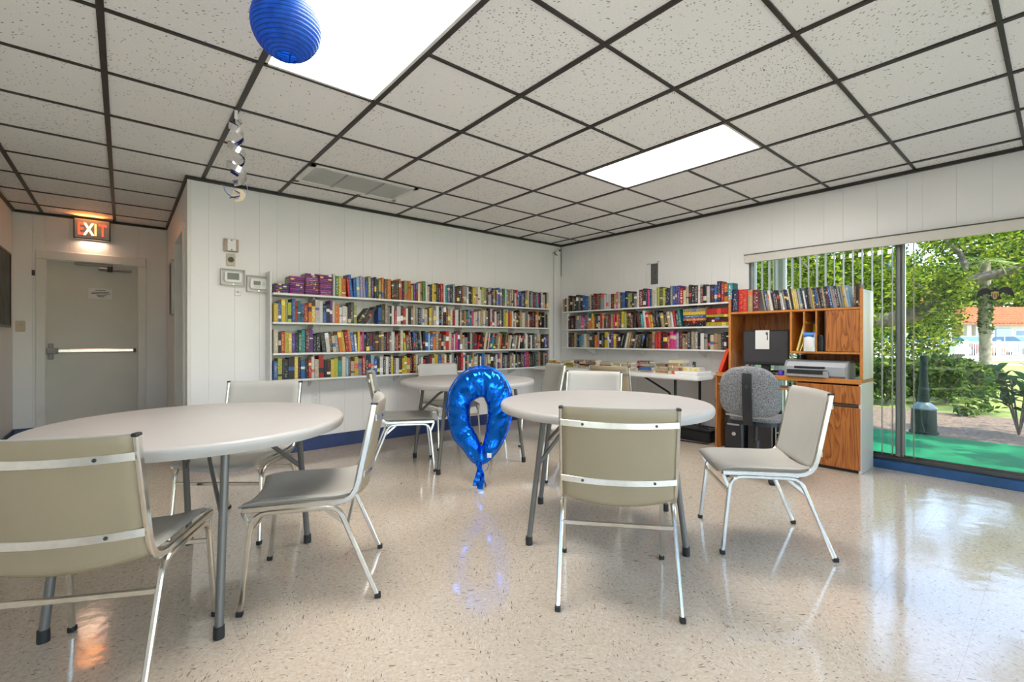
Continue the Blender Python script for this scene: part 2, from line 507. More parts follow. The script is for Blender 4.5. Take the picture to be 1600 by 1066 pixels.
MT['roof'] = plain('terracotta_tile', (0.46, 0.15, 0.055), 0.8, var=0.22, scale=3)
MT['green_metal'] = plain('dark_green_plastic', (0.008, 0.03, 0.022), 0.6, var=0.15, spec=0.2)
MT['green_lid'] = plain('weathered_green_lid', (0.16, 0.22, 0.22), 0.35, var=0.3, scale=14)
MT['eagle'] = plain('black_decal', (0.012, 0.013, 0.016), 0.5)
MT['eagle_gold'] = plain('gold_decal', (0.45, 0.30, 0.10), 0.5)
def m_glass():
    m = N('clear_door_glass')
    lw = m.n('Fresnel', i_IOR=1.45)
    t = m.n('BsdfTransparent', i_Color=(0.95, 0.97, 0.96, 1)); g = m.n('BsdfGlossy', i_Color=(1, 1, 1, 1), i_Roughness=0.0)
    mx = m.n('MixShader', i_0=lw.outputs[0], i_1=t.outputs[0], i_2=g.outputs[0])
    return m.done(mx.outputs[0])
MT['glass'] = m_glass()
MT['car_glass'] = plain('car_glass', (0.05, 0.20, 0.34), 0.08, var=0.1, spec=0.8)
MT['car_blue'] = plain('car_blue_paint', (0.30, 0.45, 0.60), 0.25, 0.3)
MT['car_white'] = plain('car_white_paint', (0.72, 0.74, 0.76), 0.25)
MT['car_red'] = plain('car_red_paint', (0.62, 0.16, 0.10), 0.3)
def m_foil():
    m = N('blue_foil')
    tc = m.n('TexCoord').outputs['Object']
    n1 = m.n('TexNoise', i_Vector=tc, i_Scale=5.5, i_Detail=2.0, i_Distortion=1.6).outputs['Fac']
    m.bsdf((0.004, 0.16, 0.78), 0.17, 0.88, m.bump(n1, 0.45, 0.02), 0.6)
    return m.mat
MT['foil'] = m_foil()
def m_fabric():
    m = N('grey_tweed')
    tc = m.n('TexCoord').outputs['Object']
    n1 = m.n('TexNoise', i_Vector=tc, i_Scale=170.0, i_Detail=2.0).outputs['Fac']
    c = m.ramp(n1, [(0.35, (0.09, 0.09, 0.095)), (0.65, (0.33, 0.33, 0.335))])
    m.bsdf(c, 0.95, 0.0, m.bump(n1, 0.3, 0.003), 0.1)
    return m.mat
MT['tweed'] = m_fabric()
def m_lantern():
    m = N('blue_paper')
    tc = m.n('TexCoord').outputs['Object']
    nz = m.n('TexNoise', i_Vector=tc, i_Scale=30.0, i_Detail=3.0).outputs['Fac']
    c = m.ramp(nz, [(0.3, (0.008, 0.10, 0.50)), (0.7, (0.016, 0.16, 0.66))])
    d = m.n('BsdfPrincipled', i_Base_Color=c, i_Roughness=0.42); t = m.n('BsdfTranslucent', i_Color=c)
    mx = m.n('MixShader', i_0=0.4, i_1=d.outputs[0], i_2=t.outputs[0])
    return m.done(mx.outputs[0])
MT['lantern'] = m_lantern()
MT['lantern_rib'] = plain('lantern_wire', (0.004, 0.03, 0.14), 0.5)
MT['foil_silver'] = plain('silver_foil', (0.80, 0.80, 0.80), 0.18, 1.0)
MT['foil_navy'] = plain('navy_foil', (0.02, 0.03, 0.14), 0.25, 0.8)
MT['painting'] = plain('dark_painting', (0.035, 0.040, 0.032), 0.5, var=0.9, scale=7)

# ================================================================== THE ROOM
XR, YB, H = 5.03, 4.85, 2.51          # right wall, back wall, ceiling
HX0, HX1, HY = -0.91, 0.43, 7.30      # hallway
XL, YF = -1.5, -1.3                   # left and front ends of the room
DY0, DY1, DZ = -1.2, 2.13, 1.985     # sliding door opening in the right wall

# ---- floor
flo = struct('floor', B().box(XL, XR + .12, YF, YB, -.08, -.004).box(HX0, HX1, YB, HY, -.08, -.004), MT['wall_core'])
T = 0.305
tiles = []
def in_frame(x, y, z=0.0, mgn=60):
    d = x * S40 + y * C40; r = x * C40 - y * S40
    if d < 0.3: return False
    px = 800 + 725 * r / d; py = 530 - 725 * (z - CAM_Z) / d
    return -mgn < px < 1600 + mgn and py < 1066 + mgn
def clip_cells(x_of, y_of, rects):
    out = []
    for (xa, xb, ya, yb) in rects:
        for i in range(len(x_of) - 1):
            a, b = max(x_of[i], xa), min(x_of[i + 1], xb)
            if b - a < 0.012: continue
            for j in range(len(y_of) - 1):
                c, d = max(y_of[j], ya), min(y_of[j + 1], yb)
                if d - c < 0.012: continue
                out.append((a, b, c, d))
    return out
fx = [XL + T * i for i in range(40)]; fy = [YF + T * i for i in range(40)]
cells = clip_cells(fx, fy, [(XL, XR, YF, YB), (HX0, HX1, YB, HY)])
vis = [c for c in cells if in_frame((c[0] + c[1]) / 2, (c[2] + c[3]) / 2)]
vis.sort(key=lambda c: ((c[0] + c[1]) / 2) ** 2 + ((c[2] + c[3]) / 2) ** 2)
single = set(vis[:300])
shared = {}
rest = B()
G = 0.0002
for c in cells:
    a, b, e, d = c
    if c in single:
        key = (round(b - a, 3), round(d - e, 3))
        if key not in shared:
            shared[key] = mesh_of('floor_tile', B().box(-(b - a) / 2 + G, (b - a) / 2 - G, -(d - e) / 2 + G, (d - e) / 2 - G, -.004, 0), MT['floor'], 0)
        link('floor_tile', shared[key], flo, ((a + b) / 2, (e + d) / 2, 0))
    else:
        rest.box(a + G, b - G, e + G, d - G, -.004, 0)
part('floor_tile_field', rest, MT['floor'], flo, 0, kind='stuff')

# ---- ceiling: slab, tiles, dark grid bars
GX = [1.755 + .6096 * i for i in range(-9, 7)]
GY = [1.405 + .6096 * j for j in range(-8, 11)]
cei = struct('ceiling', B().box(XL - .1, XR + .1, YF - .1, YB + .1, H + .03, H + .1).box(HX0 - .1, HX1 + .1, YB + .1, HY + .1, H + .03, H + .1), MT['wall_core'])
LIGHTS = [(2.974, 3.584, 1.405, 2.624), (0.536, 1.145, 1.405, 2.624)]
VENT = (1.145, 2.100, 3.845, 4.345)
RECTS = [(XL, HX0, YF, YB), (HX0, HX1, YF, HY), (HX1, XR, YF, YB)]
shared = {}
def covered(c, boxes):
    x, y = (c[0] + c[1]) / 2, (c[2] + c[3]) / 2
    return any(b[0] < x < b[1] and b[2] < y < b[3] for b in boxes)
tb = 0.012
merged = []
for i in range(len(GX) - 1):
    for j in range(len(GY) - 1):
        a, b, c, d = GX[i], GX[i + 1], GY[j], GY[j + 1]
        a, b, c = max(a, XL), min(b, XR), max(c, YF)
        if b - a < .02: continue
        if d <= YB:
            merged.append((a, b, c, d)); continue
        if c < YB:
            if b <= HX0 or a >= HX1:
                merged.append((a, b, c, YB)); continue
            ha, hb = max(a, HX0), min(b, HX1)
            merged.append((ha, hb, c, d))
            if a < HX0: merged.append((a, HX0, c, YB))
            if b > HX1: merged.append((HX1, b, c, YB))
            continue
        ha, hb = max(a, HX0), min(b, HX1)
        d = min(d, HY)
        if hb - ha > .02 and d - c > .02: merged.append((ha, hb, c, d))
for c in merged:
    if covered(c, LIGHTS) or c[1] - c[0] < .03 or c[3] - c[2] < .03: continue
    w, h = c[1] - c[0], c[3] - c[2]
    key = (round(w, 3), round(h, 3))
    if key not in shared:
        shared[key] = mesh_of('ceiling_tile', B().cbox(-w / 2, w / 2, -h / 2, h / 2, 0, .018, .002), MT['ceiling'], 0)
    dz = random.uniform(0, .002)
    link('ceiling_tile', shared[key], cei, ((c[0] + c[1]) / 2, (c[2] + c[3]) / 2, H + .004 + dz))
for x in GX:
    if XL < x < XR:
        y1 = HY if HX0 < x < HX1 else YB
        part('grid_main_bar', B().box(x - .0135, x + .0135, YF, y1, H - .004, H + .006), MT['tbar'], cei, 0)
for y in GY:
    if YF < y < YB:
        spans = [(XL, XR)]
        for L in LIGHTS:
            if L[2] + .1 < y < L[3] - .1:
                spans = [q for (p0, p1) in spans for q in (((p0, L[0]), (L[1], p1)) if p0 < L[0] < p1 else ((p0, p1),))]
        for p0, p1 in spans:
            part('grid_cross_bar', B().box(p0, p1, y - .0095, y + .0095, H - .003, H + .006), MT['tbar'], cei, 0)
    elif YB < y < HY:
        part('grid_cross_bar', B().box(HX0, HX1, y - .0095, y + .0095, H - .003, H + .006), MT['tbar'], cei, 0)
# dark wall angle round the edge of the ceiling
n = 1
for (a, b, c, d) in ((HX1, XR, YB - .025, YB), (XR - .025, XR, YF, YB - .025), (HX1 - .02, HX1, YB - .025, HY), (HX0, HX1 - .02, HY - .02, HY), (HX0, HX0 + .02, YB, HY - .02), (XL, HX0 + .02, YB - .025, YB)):
    t = struct('trim_%d' % n, B().box(a, b, c, d, H - .024, H + .003), MT['tbar']); n += 1

# ---- walls with vertical panelling: a core and separate grooved panels
def panels_x(root, x0, x1, y, z0, z1, sgn, seed, wmat='wall'):
    rr = random.Random(seed); x = x0
    while x < x1 - .001:
        w = rr.choice((.10, .15, .20, .25, .20))
        if x1 - x - w < .06: w = x1 - x
        e = min(x + w, x1)
        part('panel', B().cbox(x + .0003, e - .0003, min(y, y + sgn * .008), max(y, y + sgn * .008), z0, z1, .0011), MT[wmat], root, 0)
        x = e
def panels_y(root, y0, y1, x, z0, z1, sgn, seed):
    rr = random.Random(seed); y = y0
    while y < y1 - .001:
        w = rr.choice((.10, .15, .20, .25, .20))
        if y1 - y - w < .06: w = y1 - y
        e = min(y + w, y1)
        part('panel', B().cbox(min(x, x + sgn * .008), max(x, x + sgn * .008), y + .0003, e - .0003, z0, z1, .0011), MT['wall'], root, 0)
        y = e
wb = struct('wall_back', B().box(HX1 + .02, XR + .15, YB + .008, YB + .12, 0, H), MT['wall_core'])
panels_x(wb, HX1, XR, YB + .008, 0, H, -1, 3)
wr = struct('wall_right', B().box(XR + .008, XR + .15, DY1, YB + .1, 0, H).box(XR + .008, XR + .15, DY0, DY1, DZ, H).box(XR + .008, XR + .15, YF, DY0, 0, H), MT['wall_core'])
panels_y(wr, DY1, YB, XR + .008, 0, H, -1, 5)
panels_y(wr, DY0, DY1, XR + .008, DZ, H, -1, 6)
wh = struct('wall_hall_right', B().box(HX1 + .0085, HX1 + .12, YB + .12, 5.10, 0, H).box(HX1 + .0085, HX1 + .12, 5.94, HY, 0, H).box(HX1 + .0085, HX1 + .12, 5.10, 5.94, 2.10, H), MT['wall_core'])
part('panel', B().box(HX1, HX1 + .0085, YB, 5.10, 0, H), MT['wall'], wh, 0)
part('panel', B().box(HX1, HX1 + .0085, 5.94, HY, 0, H), MT['wall'], wh, 0)
part('panel', B().box(HX1, HX1 + .0085, 5.10, 5.94, 2.10, H), MT['wall'], wh, 0)
part('corner_bead', B().cbox(HX1 - .006, HX1 + .022, YB - .006, YB + .02, 0, H - .024, .003), MT['white_trim'], wh)
we = struct('wall_hall_end', B().box(HX0 - .1, -.664, HY + .008, HY + .12, 0, H).box(.152, HX1 + .12, HY + .008, HY + .12, 0, H).box(-.664, .152, HY + .008, HY + .12, 2.01, H), MT['wall_core'])
panels_x(we, HX0, -.664, HY + .008, 0, H, -1, 8)
panels_x(we, .152, HX1, HY + .008, 0, H, -1, 9)
panels_x(we, -.664, .152, HY + .008, 2.01, H, -1, 10)
struct('wall_hall_left', B().box(HX0 - .12, HX0, YB, HY + .1, 0, H), MT['wall'])
struct('wall_back_left', B().box(XL - .1, HX0, YB, YB + .12, 0, H), MT['wall'])
LW0, LW1 = -1.15, .25
struct('wall_left', B().box(XL - .1, XL, YF - .1, LW0, 0, H).box(XL - .1, XL, LW1, YB + .1, 0, H).box(XL - .1, XL, LW0, LW1, 2.12, H), MT['wall'])
wl = struct('window_added_left', B().box(XL - .1, XL, LW0, LW1, 0, .06).box(XL - .08, XL - .03, LW0, LW1, .06, .10).box(XL - .08, XL - .03, LW0, LW1, 2.07, 2.12), MT['metal_frame'], label='unseen left glazing added to let in more daylight')  # unseen glazing added to brighten the left part of the ceiling
for k in range(2):
    ya, yb = LW0 + k * (LW1 - LW0) / 2, LW0 + (k + 1) * (LW1 - LW0) / 2
    part('stile', B().cbox(XL - .08, XL - .03, ya, ya + .05, .10, 2.07, .004), MT['metal_frame'], wl)
    part('pane', B().box(XL - .057, XL - .053, ya + .05, yb, .10, 2.07), MT['glass'], wl, 0)
FW0, FW1, FWZ = -1.2, 4.6, 2.12          # unseen glazed front behind the camera, added to fill the room with daylight
struct('wall_front', B().box(XL - .1, FW0, YF - .1, YF, 0, H).box(FW1, XR + .1, YF - .1, YF, 0, H).box(FW0, FW1, YF - .1, YF, FWZ, H), MT['wall'])
wf = struct('window_added_front', B().box(FW0, FW1, YF - .1, YF, 0, .06).box(FW0, FW1, YF - .08, YF - .03, .06, .10).box(FW0, FW1, YF - .08, YF - .03, FWZ - .05, FWZ), MT['metal_frame'], label='unseen front glazing behind the camera, added for more daylight')
for k in range(5):
    xa, xb = FW0 + k * (FW1 - FW0) / 5, FW0 + (k + 1) * (FW1 - FW0) / 5
    part('stile', B().cbox(xa, xa + .05, YF - .08, YF - .03, .10, FWZ - .05, .004), MT['metal_frame'], wf)
    part('pane', B().box(xa + .05, xb, YF - .057, YF - .053, .10, FWZ - .05), MT['glass'], wf, 0)

# ---- navy baseboards
def base(name, a, b, c, d, mat='blue_base', h=.135):
    return struct(name, B().cbox(a, b, c, d, 0, h, .004), MT[mat])
base('baseboard_back', HX1 - .004, XR - .012, YB - .012, YB)
base('baseboard_right', XR - .012, XR, DY1, YB)
base('baseboard_hall_right', HX1 - .012, HX1, 5.99, HY)
base('baseboard_hall_end', HX0, -.735, HY - .012, HY)
base('baseboard_hall_left', HX0, HX0 + .012, YB, HY - .012)
base('baseboard_hall_end_right', .225, HX1 - .012, HY - .012, HY)

# ---- exit door at the end of the hall
d1 = struct('door_1', B().cbox(-.660, .148, HY + .02, HY + .062, .012, 2.005, .003), MT['door'], label='grey steel exit door with a push bar at the hall end')
cas = B()
cas.cbox(-.735, -.655, HY - .018, HY + .02, 0, 2.0, .005).cbox(.143, .223, HY - .018, HY + .02, 0, 2.0, .005).cbox(-.735, .223, HY - .0185, HY + .02, 2.0005, 2.10, .005)
cas.cbox(-.670, -.650, HY + .002, HY + .08, 0, 1.99, .003).cbox(.138, .158, HY + .002, HY + .08, 0, 1.99, .003).cbox(-.67, .158, HY + .001, HY + .08, 1.9905, 2.008, .003)
part('door_casing', cas, MT['white_trim'], d1)
pb = part('push_bar', B().cbox(-.56, .105, HY - .035, HY - .002, .955, .998, .008), MT['band'], d1, label='long brushed steel push bar')
part('bar_latch_head', B().cbox(-.65, -.555, HY - .05, HY + .02, .945, 1.01, .008).cbox(-.635, -.595, HY - .03, HY + .02, .88, 1.06, .006), MT['mid_grey'], pb)
part('bar_end_cap', B().cbox(.105, .125, HY - .04, HY + .02, .95, 1.0, .006), MT['black_plastic'], pb)
part('door_closer_arm', B().cbox(-.42, -.09, HY - .012, HY + .006, 1.962, 1.995, .005), MT['mid_grey'], d1)
cl = part('door_closer_body', B().cbox(-.22, .085, HY - .035, HY + .021, 1.915, 1.952, .012), MT['mid_grey'], d1)
part('closer_pivot', B().lathe([(0, -.03), (.025, -.03), (.025, .03), (0, .03)], 16, M=Matrix.Translation((-.115, HY - .03, 1.934))), MT['dark_grey'], cl)
nt = tag(part('door_notice', B().box(-.305, -.098, HY + .016, HY + .02, 1.585, 1.705), MT['paper']), 'white printed notice taped to the grey exit door', 'notice')
for k, (w0, w1, z) in enumerate(((.06, .15, 1.685), (.03, .18, 1.66), (.02, .19, 1.645), (.07, .16, 1.625), (.08, .14, 1.61))):
    part('print_line', B().box(-.305 + w0, -.305 + w1, HY + .0152, HY + .016, z - .004, z + .004), MT['ink'], nt, 0)

# ---- doorway in the right side of the hall, closed by a pale door
d2 = struct('door_2', B().cbox(HX1 + .07, HX1 + .11, 5.105, 5.935, .01, 2.09, .003), MT['white_trim'], label='pale side door in the hall beside the white wall')
part('door_casing', B().cbox(HX1 - .02, HX1 + .1, 5.04, 5.105, 0, 2.094, .005).cbox(HX1 - .02, HX1 + .1, 5.935, 6.0, 0, 2.094, .005).cbox(HX1 - .0205, HX1 + .1, 5.04, 6.0, 2.0945, 2.165, .005), MT['white_trim'], d2)

# ---- exit sign
ex = thing('exit_sign', 'lit red EXIT sign above the grey hall door', 'sign', (-.268, HY - .0002, 2.372))
part('housing', B().cbox(-.155, .155, -.10, -.002, -.112, .112, .006), MT['mid_grey'], ex)
part('face_plate', B().cbox(-.150, .150, -.106, -.100, -.108, .108, .003), MT['silver'], ex)
part('frame_edge', B().box(-.158, .158, -.109, -.1, -.116, -.107).box(.150, .158, -.109, -.1, -.116, .116).box(-.158, -.150, -.109, -.1, -.116, .116), MT['black_plastic'], ex)
def letter(ch, mat, x):
    cu = bpy.data.curves.new('letter', 'FONT'); cu.body = ch; cu.size = .19; cu.align_x = 'CENTER'; cu.extrude = .002; cu.offset = .004
    cu.materials.append(MT[mat])
    tmp = link('letter_curve', cu); me = bpy.data.meshes.new_from_object(tmp.evaluated_get(bpy.context.evaluated_depsgraph_get()))
    bpy.data.objects.remove(tmp); bpy.data.curves.remove(cu); me.name = 'letter'
    o = link('letter', me, ex, (x, -.107, -.067)); o.rotation_euler = (PI / 2, 0, 0); o.scale = (.62, 1, 1)
for ch, m_, x in (('E', 'exit_red', -.098), ('X', 'exit_yellow', -.030), ('I', 'exit_orange', .028), ('T', 'exit_red', .090)):
    letter(ch, m_, x)
def lamp(name, kind, parent, loc, energy, col, size=.1, rot=(0, 0, 0)):
    ld = bpy.data.lights.new(name, kind); ld.energy = energy; ld.color = col
    if kind == 'AREA': ld.shape = 'RECTANGLE'; ld.size = size; ld.size_y = .06
    o = link(name, ld, parent, loc); o.rotation_euler = rot
    return o
lamp('sign_downlight', 'AREA', ex, (0, -.055, -.125), .5, (1.0, .62, .42), .2)
lamp('sign_uplight', 'AREA', ex, (-.02, -.125, .105), .55, (1.0, .30, .06), .22, (PI + .85, 0, 0))

# ---- sliding glass door on its blue curb, glass, grey stiles
dr = struct('door_3', B().box(XR - .03, XR + .16, DY0, DY1, 0, .07), MT['blue_curb'], label='sliding glass door to the green patio')
part('track', B().cbox(XR + .03, XR + .14, DY0, DY1, .07, .105, .004).cbox(XR + .06, XR + .075, DY0, DY1, .10, .12, .002), MT['bronze'], dr)
part('head_rail', B().cbox(XR + .03, XR + .14, DY0, DY1, 1.93, DZ, .004), MT['metal_frame'], dr)
for y in (DY1 - .03, .918, .893, -.29, DY0 + .03):
    part('stile', B().cbox(XR + (.05 if y > .9 else .08), XR + (.08 if y > .9 else .11), y - .017, y + .017, .105, 1.94, .004), MT['metal_frame'], dr)
for (a, b, xo) in ((.90, DY1 - .03, .065), (-.29, .875, .095), (DY0 + .03, -.29, .095)):
    part('pane', B().box(XR + xo - .002, XR + xo + .002, a, b, .105, 1.94), MT['glass'], dr, 0, label='clear glass door pane')

# ---- valance and vertical blinds
va = thing('vertical_blind', 'cream vertical blind with a long valance over the sliding glass door', 'blind', (0, 0, 0))
part('valance', B().cbox(4.992, 5.02, DY0 - .05, DY1 + .03, 1.905, 1.985, .003), [MT['valance']], va)
part('top_edge', B().cbox(4.986, 5.021, DY0 - .05, DY1 + .035, 1.985, 1.993, .002), MT['bronze'], va)
slat_me = mesh_of('blind_slat', B().solid(lambda u, v: (-.044 + .088 * u, .0012 + .005 * math.sin(PI * u), .125 + 1.79 * v), lambda u, v: (-.044 + .088 * u, -.0012 + .005 * math.sin(PI * u), .125 + 1.79 * v), 6, 1), MT['slat'])
ys = [.806 + .0705 * k for k in range(19)]
for k, y in enumerate(ys):
    o = link('slat', slat_me, va, (5.041, y, 0))
    o.rotation_euler = (0, 0, math.radians(8 + random.uniform(-3, 3)))

# ---- ceiling lights and vent
for k, L in enumerate(LIGHTS):
    lab = ['white fluorescent ceiling panel nearest the sliding glass door', 'large white fluorescent ceiling panel beside the blue paper lantern'][k]
    t = thing('ceiling_light', lab, 'ceiling light', ((L[0] + L[1]) / 2, (L[2] + L[3]) / 2, H), 0, 'fluorescent troffers')
    w, h = (L[1] - L[0]) / 2 - .012, (L[3] - L[2]) / 2 - .010
    part('frame', B().box(-w, -w + .018, -h, h, -.002, .025).box(w - .018, w, -h, h, -.002, .025).box(-w, w, -h, -h + .018, -.002, .025).box(-w, w, h - .018, h, -.002, .025), MT['white_trim'], t)
    part('diffuser', B().box(-w + .016, w - .016, -h + .016, h - .016, .004, .008), MT['light_panel'], t, 0)
v = thing('air_vent', 'white louvred return air vent in the ceiling', 'air vent', ((VENT[0] + VENT[1]) / 2, (VENT[2] + VENT[3]) / 2, H - .004))
w, h = (VENT[1] - VENT[0]) / 2, (VENT[3] - VENT[2]) / 2
part('frame', B().cbox(-w, w, -h, -h + .045, -.012, 0, .003).cbox(-w, w, h - .045, h, -.012, 0, .003).cbox(-w, -w + .045, -h, h, -.012, 0, .003).cbox(w - .045, w, -h, h, -.012, 0, .003), MT['white_trim'], v)
part('backing', B().box(-w + .03, w - .03, -h + .03, h - .03, -.003, -.001), MT['white_trim'], v)
for x in (-w / 3 - .005, w / 3 + .005):
    part('mullion', B().cbox(x - .009, x + .009, -h + .04, h - .04, -.012, -.002, .002), MT['mid_grey'], v)
sl = mesh_of('louvre', B().box(-w + .045, w - .045, -.012, .012, -.0008, .0008), MT['white_plastic'], 0)
for k in range(20):
    o = link('louvre', sl, v, (0, -h + .058 + k * (2 * h - .116) / 19, -.007)); o.rotation_euler = (math.radians(12), 0, 0)

# ================================================================== FURNITURE
# ---- round folding tables
def round_table():
    R = .61; zt = .742
    t = thing('round_table', 'x', 'table', (0, 0, 0), 0, 'round folding tables')
    part('table_top', B().lathe([(0, zt), (R - .02, zt), (R - .008, zt - .003), (R - .002, zt - .010), (R, zt - .018), (R - .001, zt - .034), (R - .006, zt - .046), (R - .016, zt - .048), (R - .022, zt - .030), (0, zt - .030)], 96), MT['table'], t, 40)
    for sx in (-1, 1):
        for sy in (-1, 1):
            x, y = sx * .405, sy * .315
            lg = part('leg', B().tube([(x * .80, y * .93, zt - .032), (x * .82, y * .94, zt - .09), (x, y, .03)], .0150, 14), MT['table_leg'], t)
            part('foot_cap', B().lathe([(0, 0), (.019, 0), (.0195, .006), (.0185, .045), (0, .045)], 14, cx=x, cy=y), MT['black'], lg)
            k = .40
            a = Vector((x * (.82 + .18 * (1 - k)), y, zt - .09 - (zt - .12) * (1 - k) * .52))
            part('brace', B().rtube([(x * .90, y * .97, .42), (x * .55, y * .55, .60), (x * .20, y * .20, zt - .036)], .022, .012, (0, 0, 1)), MT['table_leg'], t)
        part('leg_crossbar', B().tube([(sx * .405 * .81, -.315 * .94, zt - .045), (sx * .405 * .81, .315 * .94, zt - .045)], .013, 10), MT['table_leg'], t)
    part('centre_rail', B().cbox(-.33, .33, -.03, .03, zt - .048, zt - .030, .004), MT['table_leg'], t)
    return t
TB = [((.275, 2.533), math.radians(52), 'round off-white folding table at the left, nearest the exit hall'),
      ((2.186, 1.761), math.radians(-49.2), 'round off-white folding table in the middle, beside the blue balloon'),
      ((2.436, 3.531), math.radians(-10.8), 'round off-white folding table at the back, in front of the bookshelves')]
proto = round_table()
for k, ((x, y), a, lab) in enumerate(TB):
    o = proto if k == 0 else copy_tree(proto)
    o.location = (x, y, 0); o.rotation_euler = (0, 0, a); o['label'] = lab

# ---- stacking chairs: chrome tube frame, slung vinyl seat and back
def chair():
    t = thing('stacking_chair', 'x', 'chair', (0, 0, 0), 0, 'grey vinyl stacking chairs')
    W = .232
    for s in (-1, 1):
        x = s * W
        part('side_rail', B().rtube([(x, .262, .418), (x, .10, .420), (x, -.09, .420), (x, -.128, .426), (x, -.155, .442), (x, -.172, .468), (x, -.184, .505), (x, -.214, .650), (x, -.240, .780), (x, -.248, .828)], .016, .026, (1, 0, 0)), MT['chrome'], t)
        part('rail_cap', B().cbox(x - .009, x + .009, -.264, -.234, .826, .837, .003), MT['black'], t)
        xo = x + s * .004; xf = x + s * .012
        mid = .07
        lf = part('leg', B().rtube([(xf, .268, .008), (xo, .233, .335), (xo, .226, .365), (xo, .212, .386), (xo, .190, .399), (xo, .160, .403), (xo, mid, .403)], .018, .020, (1, 0, 0)), MT['chrome'], t)
        part('foot_cap', B().cbox(xf - .0115, xf + .0115, .256, .281, 0, .022, .003), MT['black'], lf)
        lr = part('leg', B().rtube([(xo, mid, .403), (xo, -.055, .403), (xo, -.082, .399), (xo, -.102, .387), (xo, -.116, .368), (xo, -.126, .345), (xf, -.262, .008)], .018, .020, (1, 0, 0)), MT['chrome'], t)
        part('foot_cap', B().cbox(xf - .0115, xf + .0115, -.276, -.250, 0, .022, .003), MT['black'], lr)
        part('corner_gusset', B().rtube([(x, .262, .412), (xo, .236, .345)], .004, .016, (1, 0, 0)), MT['chrome'], t)
        part('corner_gusset', B().rtube([(x, -.045, .400), (xo, -.128, .330)], .004, .016, (1, 0, 0)), MT['chrome'], t)
    part('stretcher', B().rtube([(-W, -.139, .318), (W, -.139, .318)], .012, .020, (0, 1, 0)), MT['chrome'], t)
    part('stretcher', B().rtube([(-W, .236, .318), (W, .236, .318)], .012, .020, (0, 1, 0)), MT['chrome'], t)
    hw = W - .006
    def seat(th):
        def f(u, v):
            q = 2 * u - 1
            sag = .036 * (1 - abs(q) ** 2.2)
            edge = 1 - max(0, abs(q) - .86) / .14
            ev = min(1, v / .06, (1 - v) / .06)
            rnd = min(1, max(0, edge)) ** .5 * max(.25, ev) ** .5
            y = .282 - .455 * v - .02 * (1 - q * q) * (v < .02)
            zf = -.016 * max(0, 1 - v / .22) ** 2 + .016 * max(0, (v - .8) / .2) ** 2
            return (q * hw, y, .446 - sag + zf + (th * rnd if th > 0 else th * .9 * rnd))
        return f
    part('seat', B().solid(seat(.014), seat(-.016), 24, 20), MT['vinyl'], t, 60)
    def back(off, z0, z1):
        def f(u, v):
            q = 2 * u - 1
            bow = .034 * (1 - q * q)
            zb = z0 - .026 * (1 - q * q)
            z = zb + (z1 - zb) * v
            y = -.178 - (z - .47) * .207 - bow
            eu = max(.2, min(1, (1 - abs(q)) / .06)) ** .5; ev = max(.12, min(1, v / .04, (1 - v) / .05)) ** .5
            return (q * hw, y + off * eu * ev, z)
        return f
    part('backrest', B().solid(back(.024, .452, .836), back(-.002, .452, .836), 24, 24), MT['vinyl'], t, 60)
    part('back_panel', B().solid(back(-.003, .446, .832), back(-.014, .446, .832), 24, 24), MT['vinyl_back'], t, 60, label='sage green vinyl back panel')
    for z in (.770, .530):
        pts = []
        for i in range(13):
            q = -1 + i / 6
            pts.append((q * W, -.178 - (z - .47) * .207 - .034 * (1 - q * q) - .016, z - .004 * (1 - q * q)))
        bd = part('back_band', B().rtube(pts, .026, .006, (0, 0, 1)), MT['band'], t)
        for q in (-.62, .62):
            y = -.178 - (z - .47) * .207 - .034 * (1 - q * q) - .0195
            part('screw', B().lathe([(0, 0), (.006, 0), (.005, .003), (0, .004)], 10, M=Matrix.Translation((q * W, y, z - .002)) @ Matrix.Rotation(PI / 2, 4, 'X')), MT['dark_grey'], bd)
    return t
CH = [((1.720, 1.318), (.76, .65), 'grey vinyl chrome chair seen from behind, in front of the middle table'),
      ((2.735, 1.093), (-.65, .76), 'grey vinyl chrome chair in side view, between the middle table and desk'),
      ((.705, 2.230), (-.905, .425), 'grey vinyl chrome chair in side view at the right of the left table'),
      ((-.057, 2.070), (.469, .883), 'large foreground chair with sage green back, cut off at the left edge'),
      ((.550, 3.160), (-.643, -.766), 'grey vinyl chair facing us behind the left table, by the white wall'),
      ((1.870, 3.730), (.90, -.44), 'grey vinyl chrome chair in side view, left of the back table'),
      ((2.670, 4.250), (-.08, -1.0), 'grey vinyl chair behind the back table, against the lowest bookshelf'),
      ((3.465, 3.740), (-.94, .35), 'grey vinyl chair turned sideways, right of the back table'),
      ((2.850, 2.470), (-.90, -.44), 'grey vinyl chair facing us behind the middle table'),
      ((4.080, 3.060), (.99, .15), 'shaded grey chair pushed up to the long book table')]
proto = chair()
for k, ((x, y), f, lab) in enumerate(CH):
    o = proto if k == 0 else copy_tree(proto)
    o.location = (x, y, 0); o.rotation_euler = (0, 0, heading(*f)); o['label'] = lab

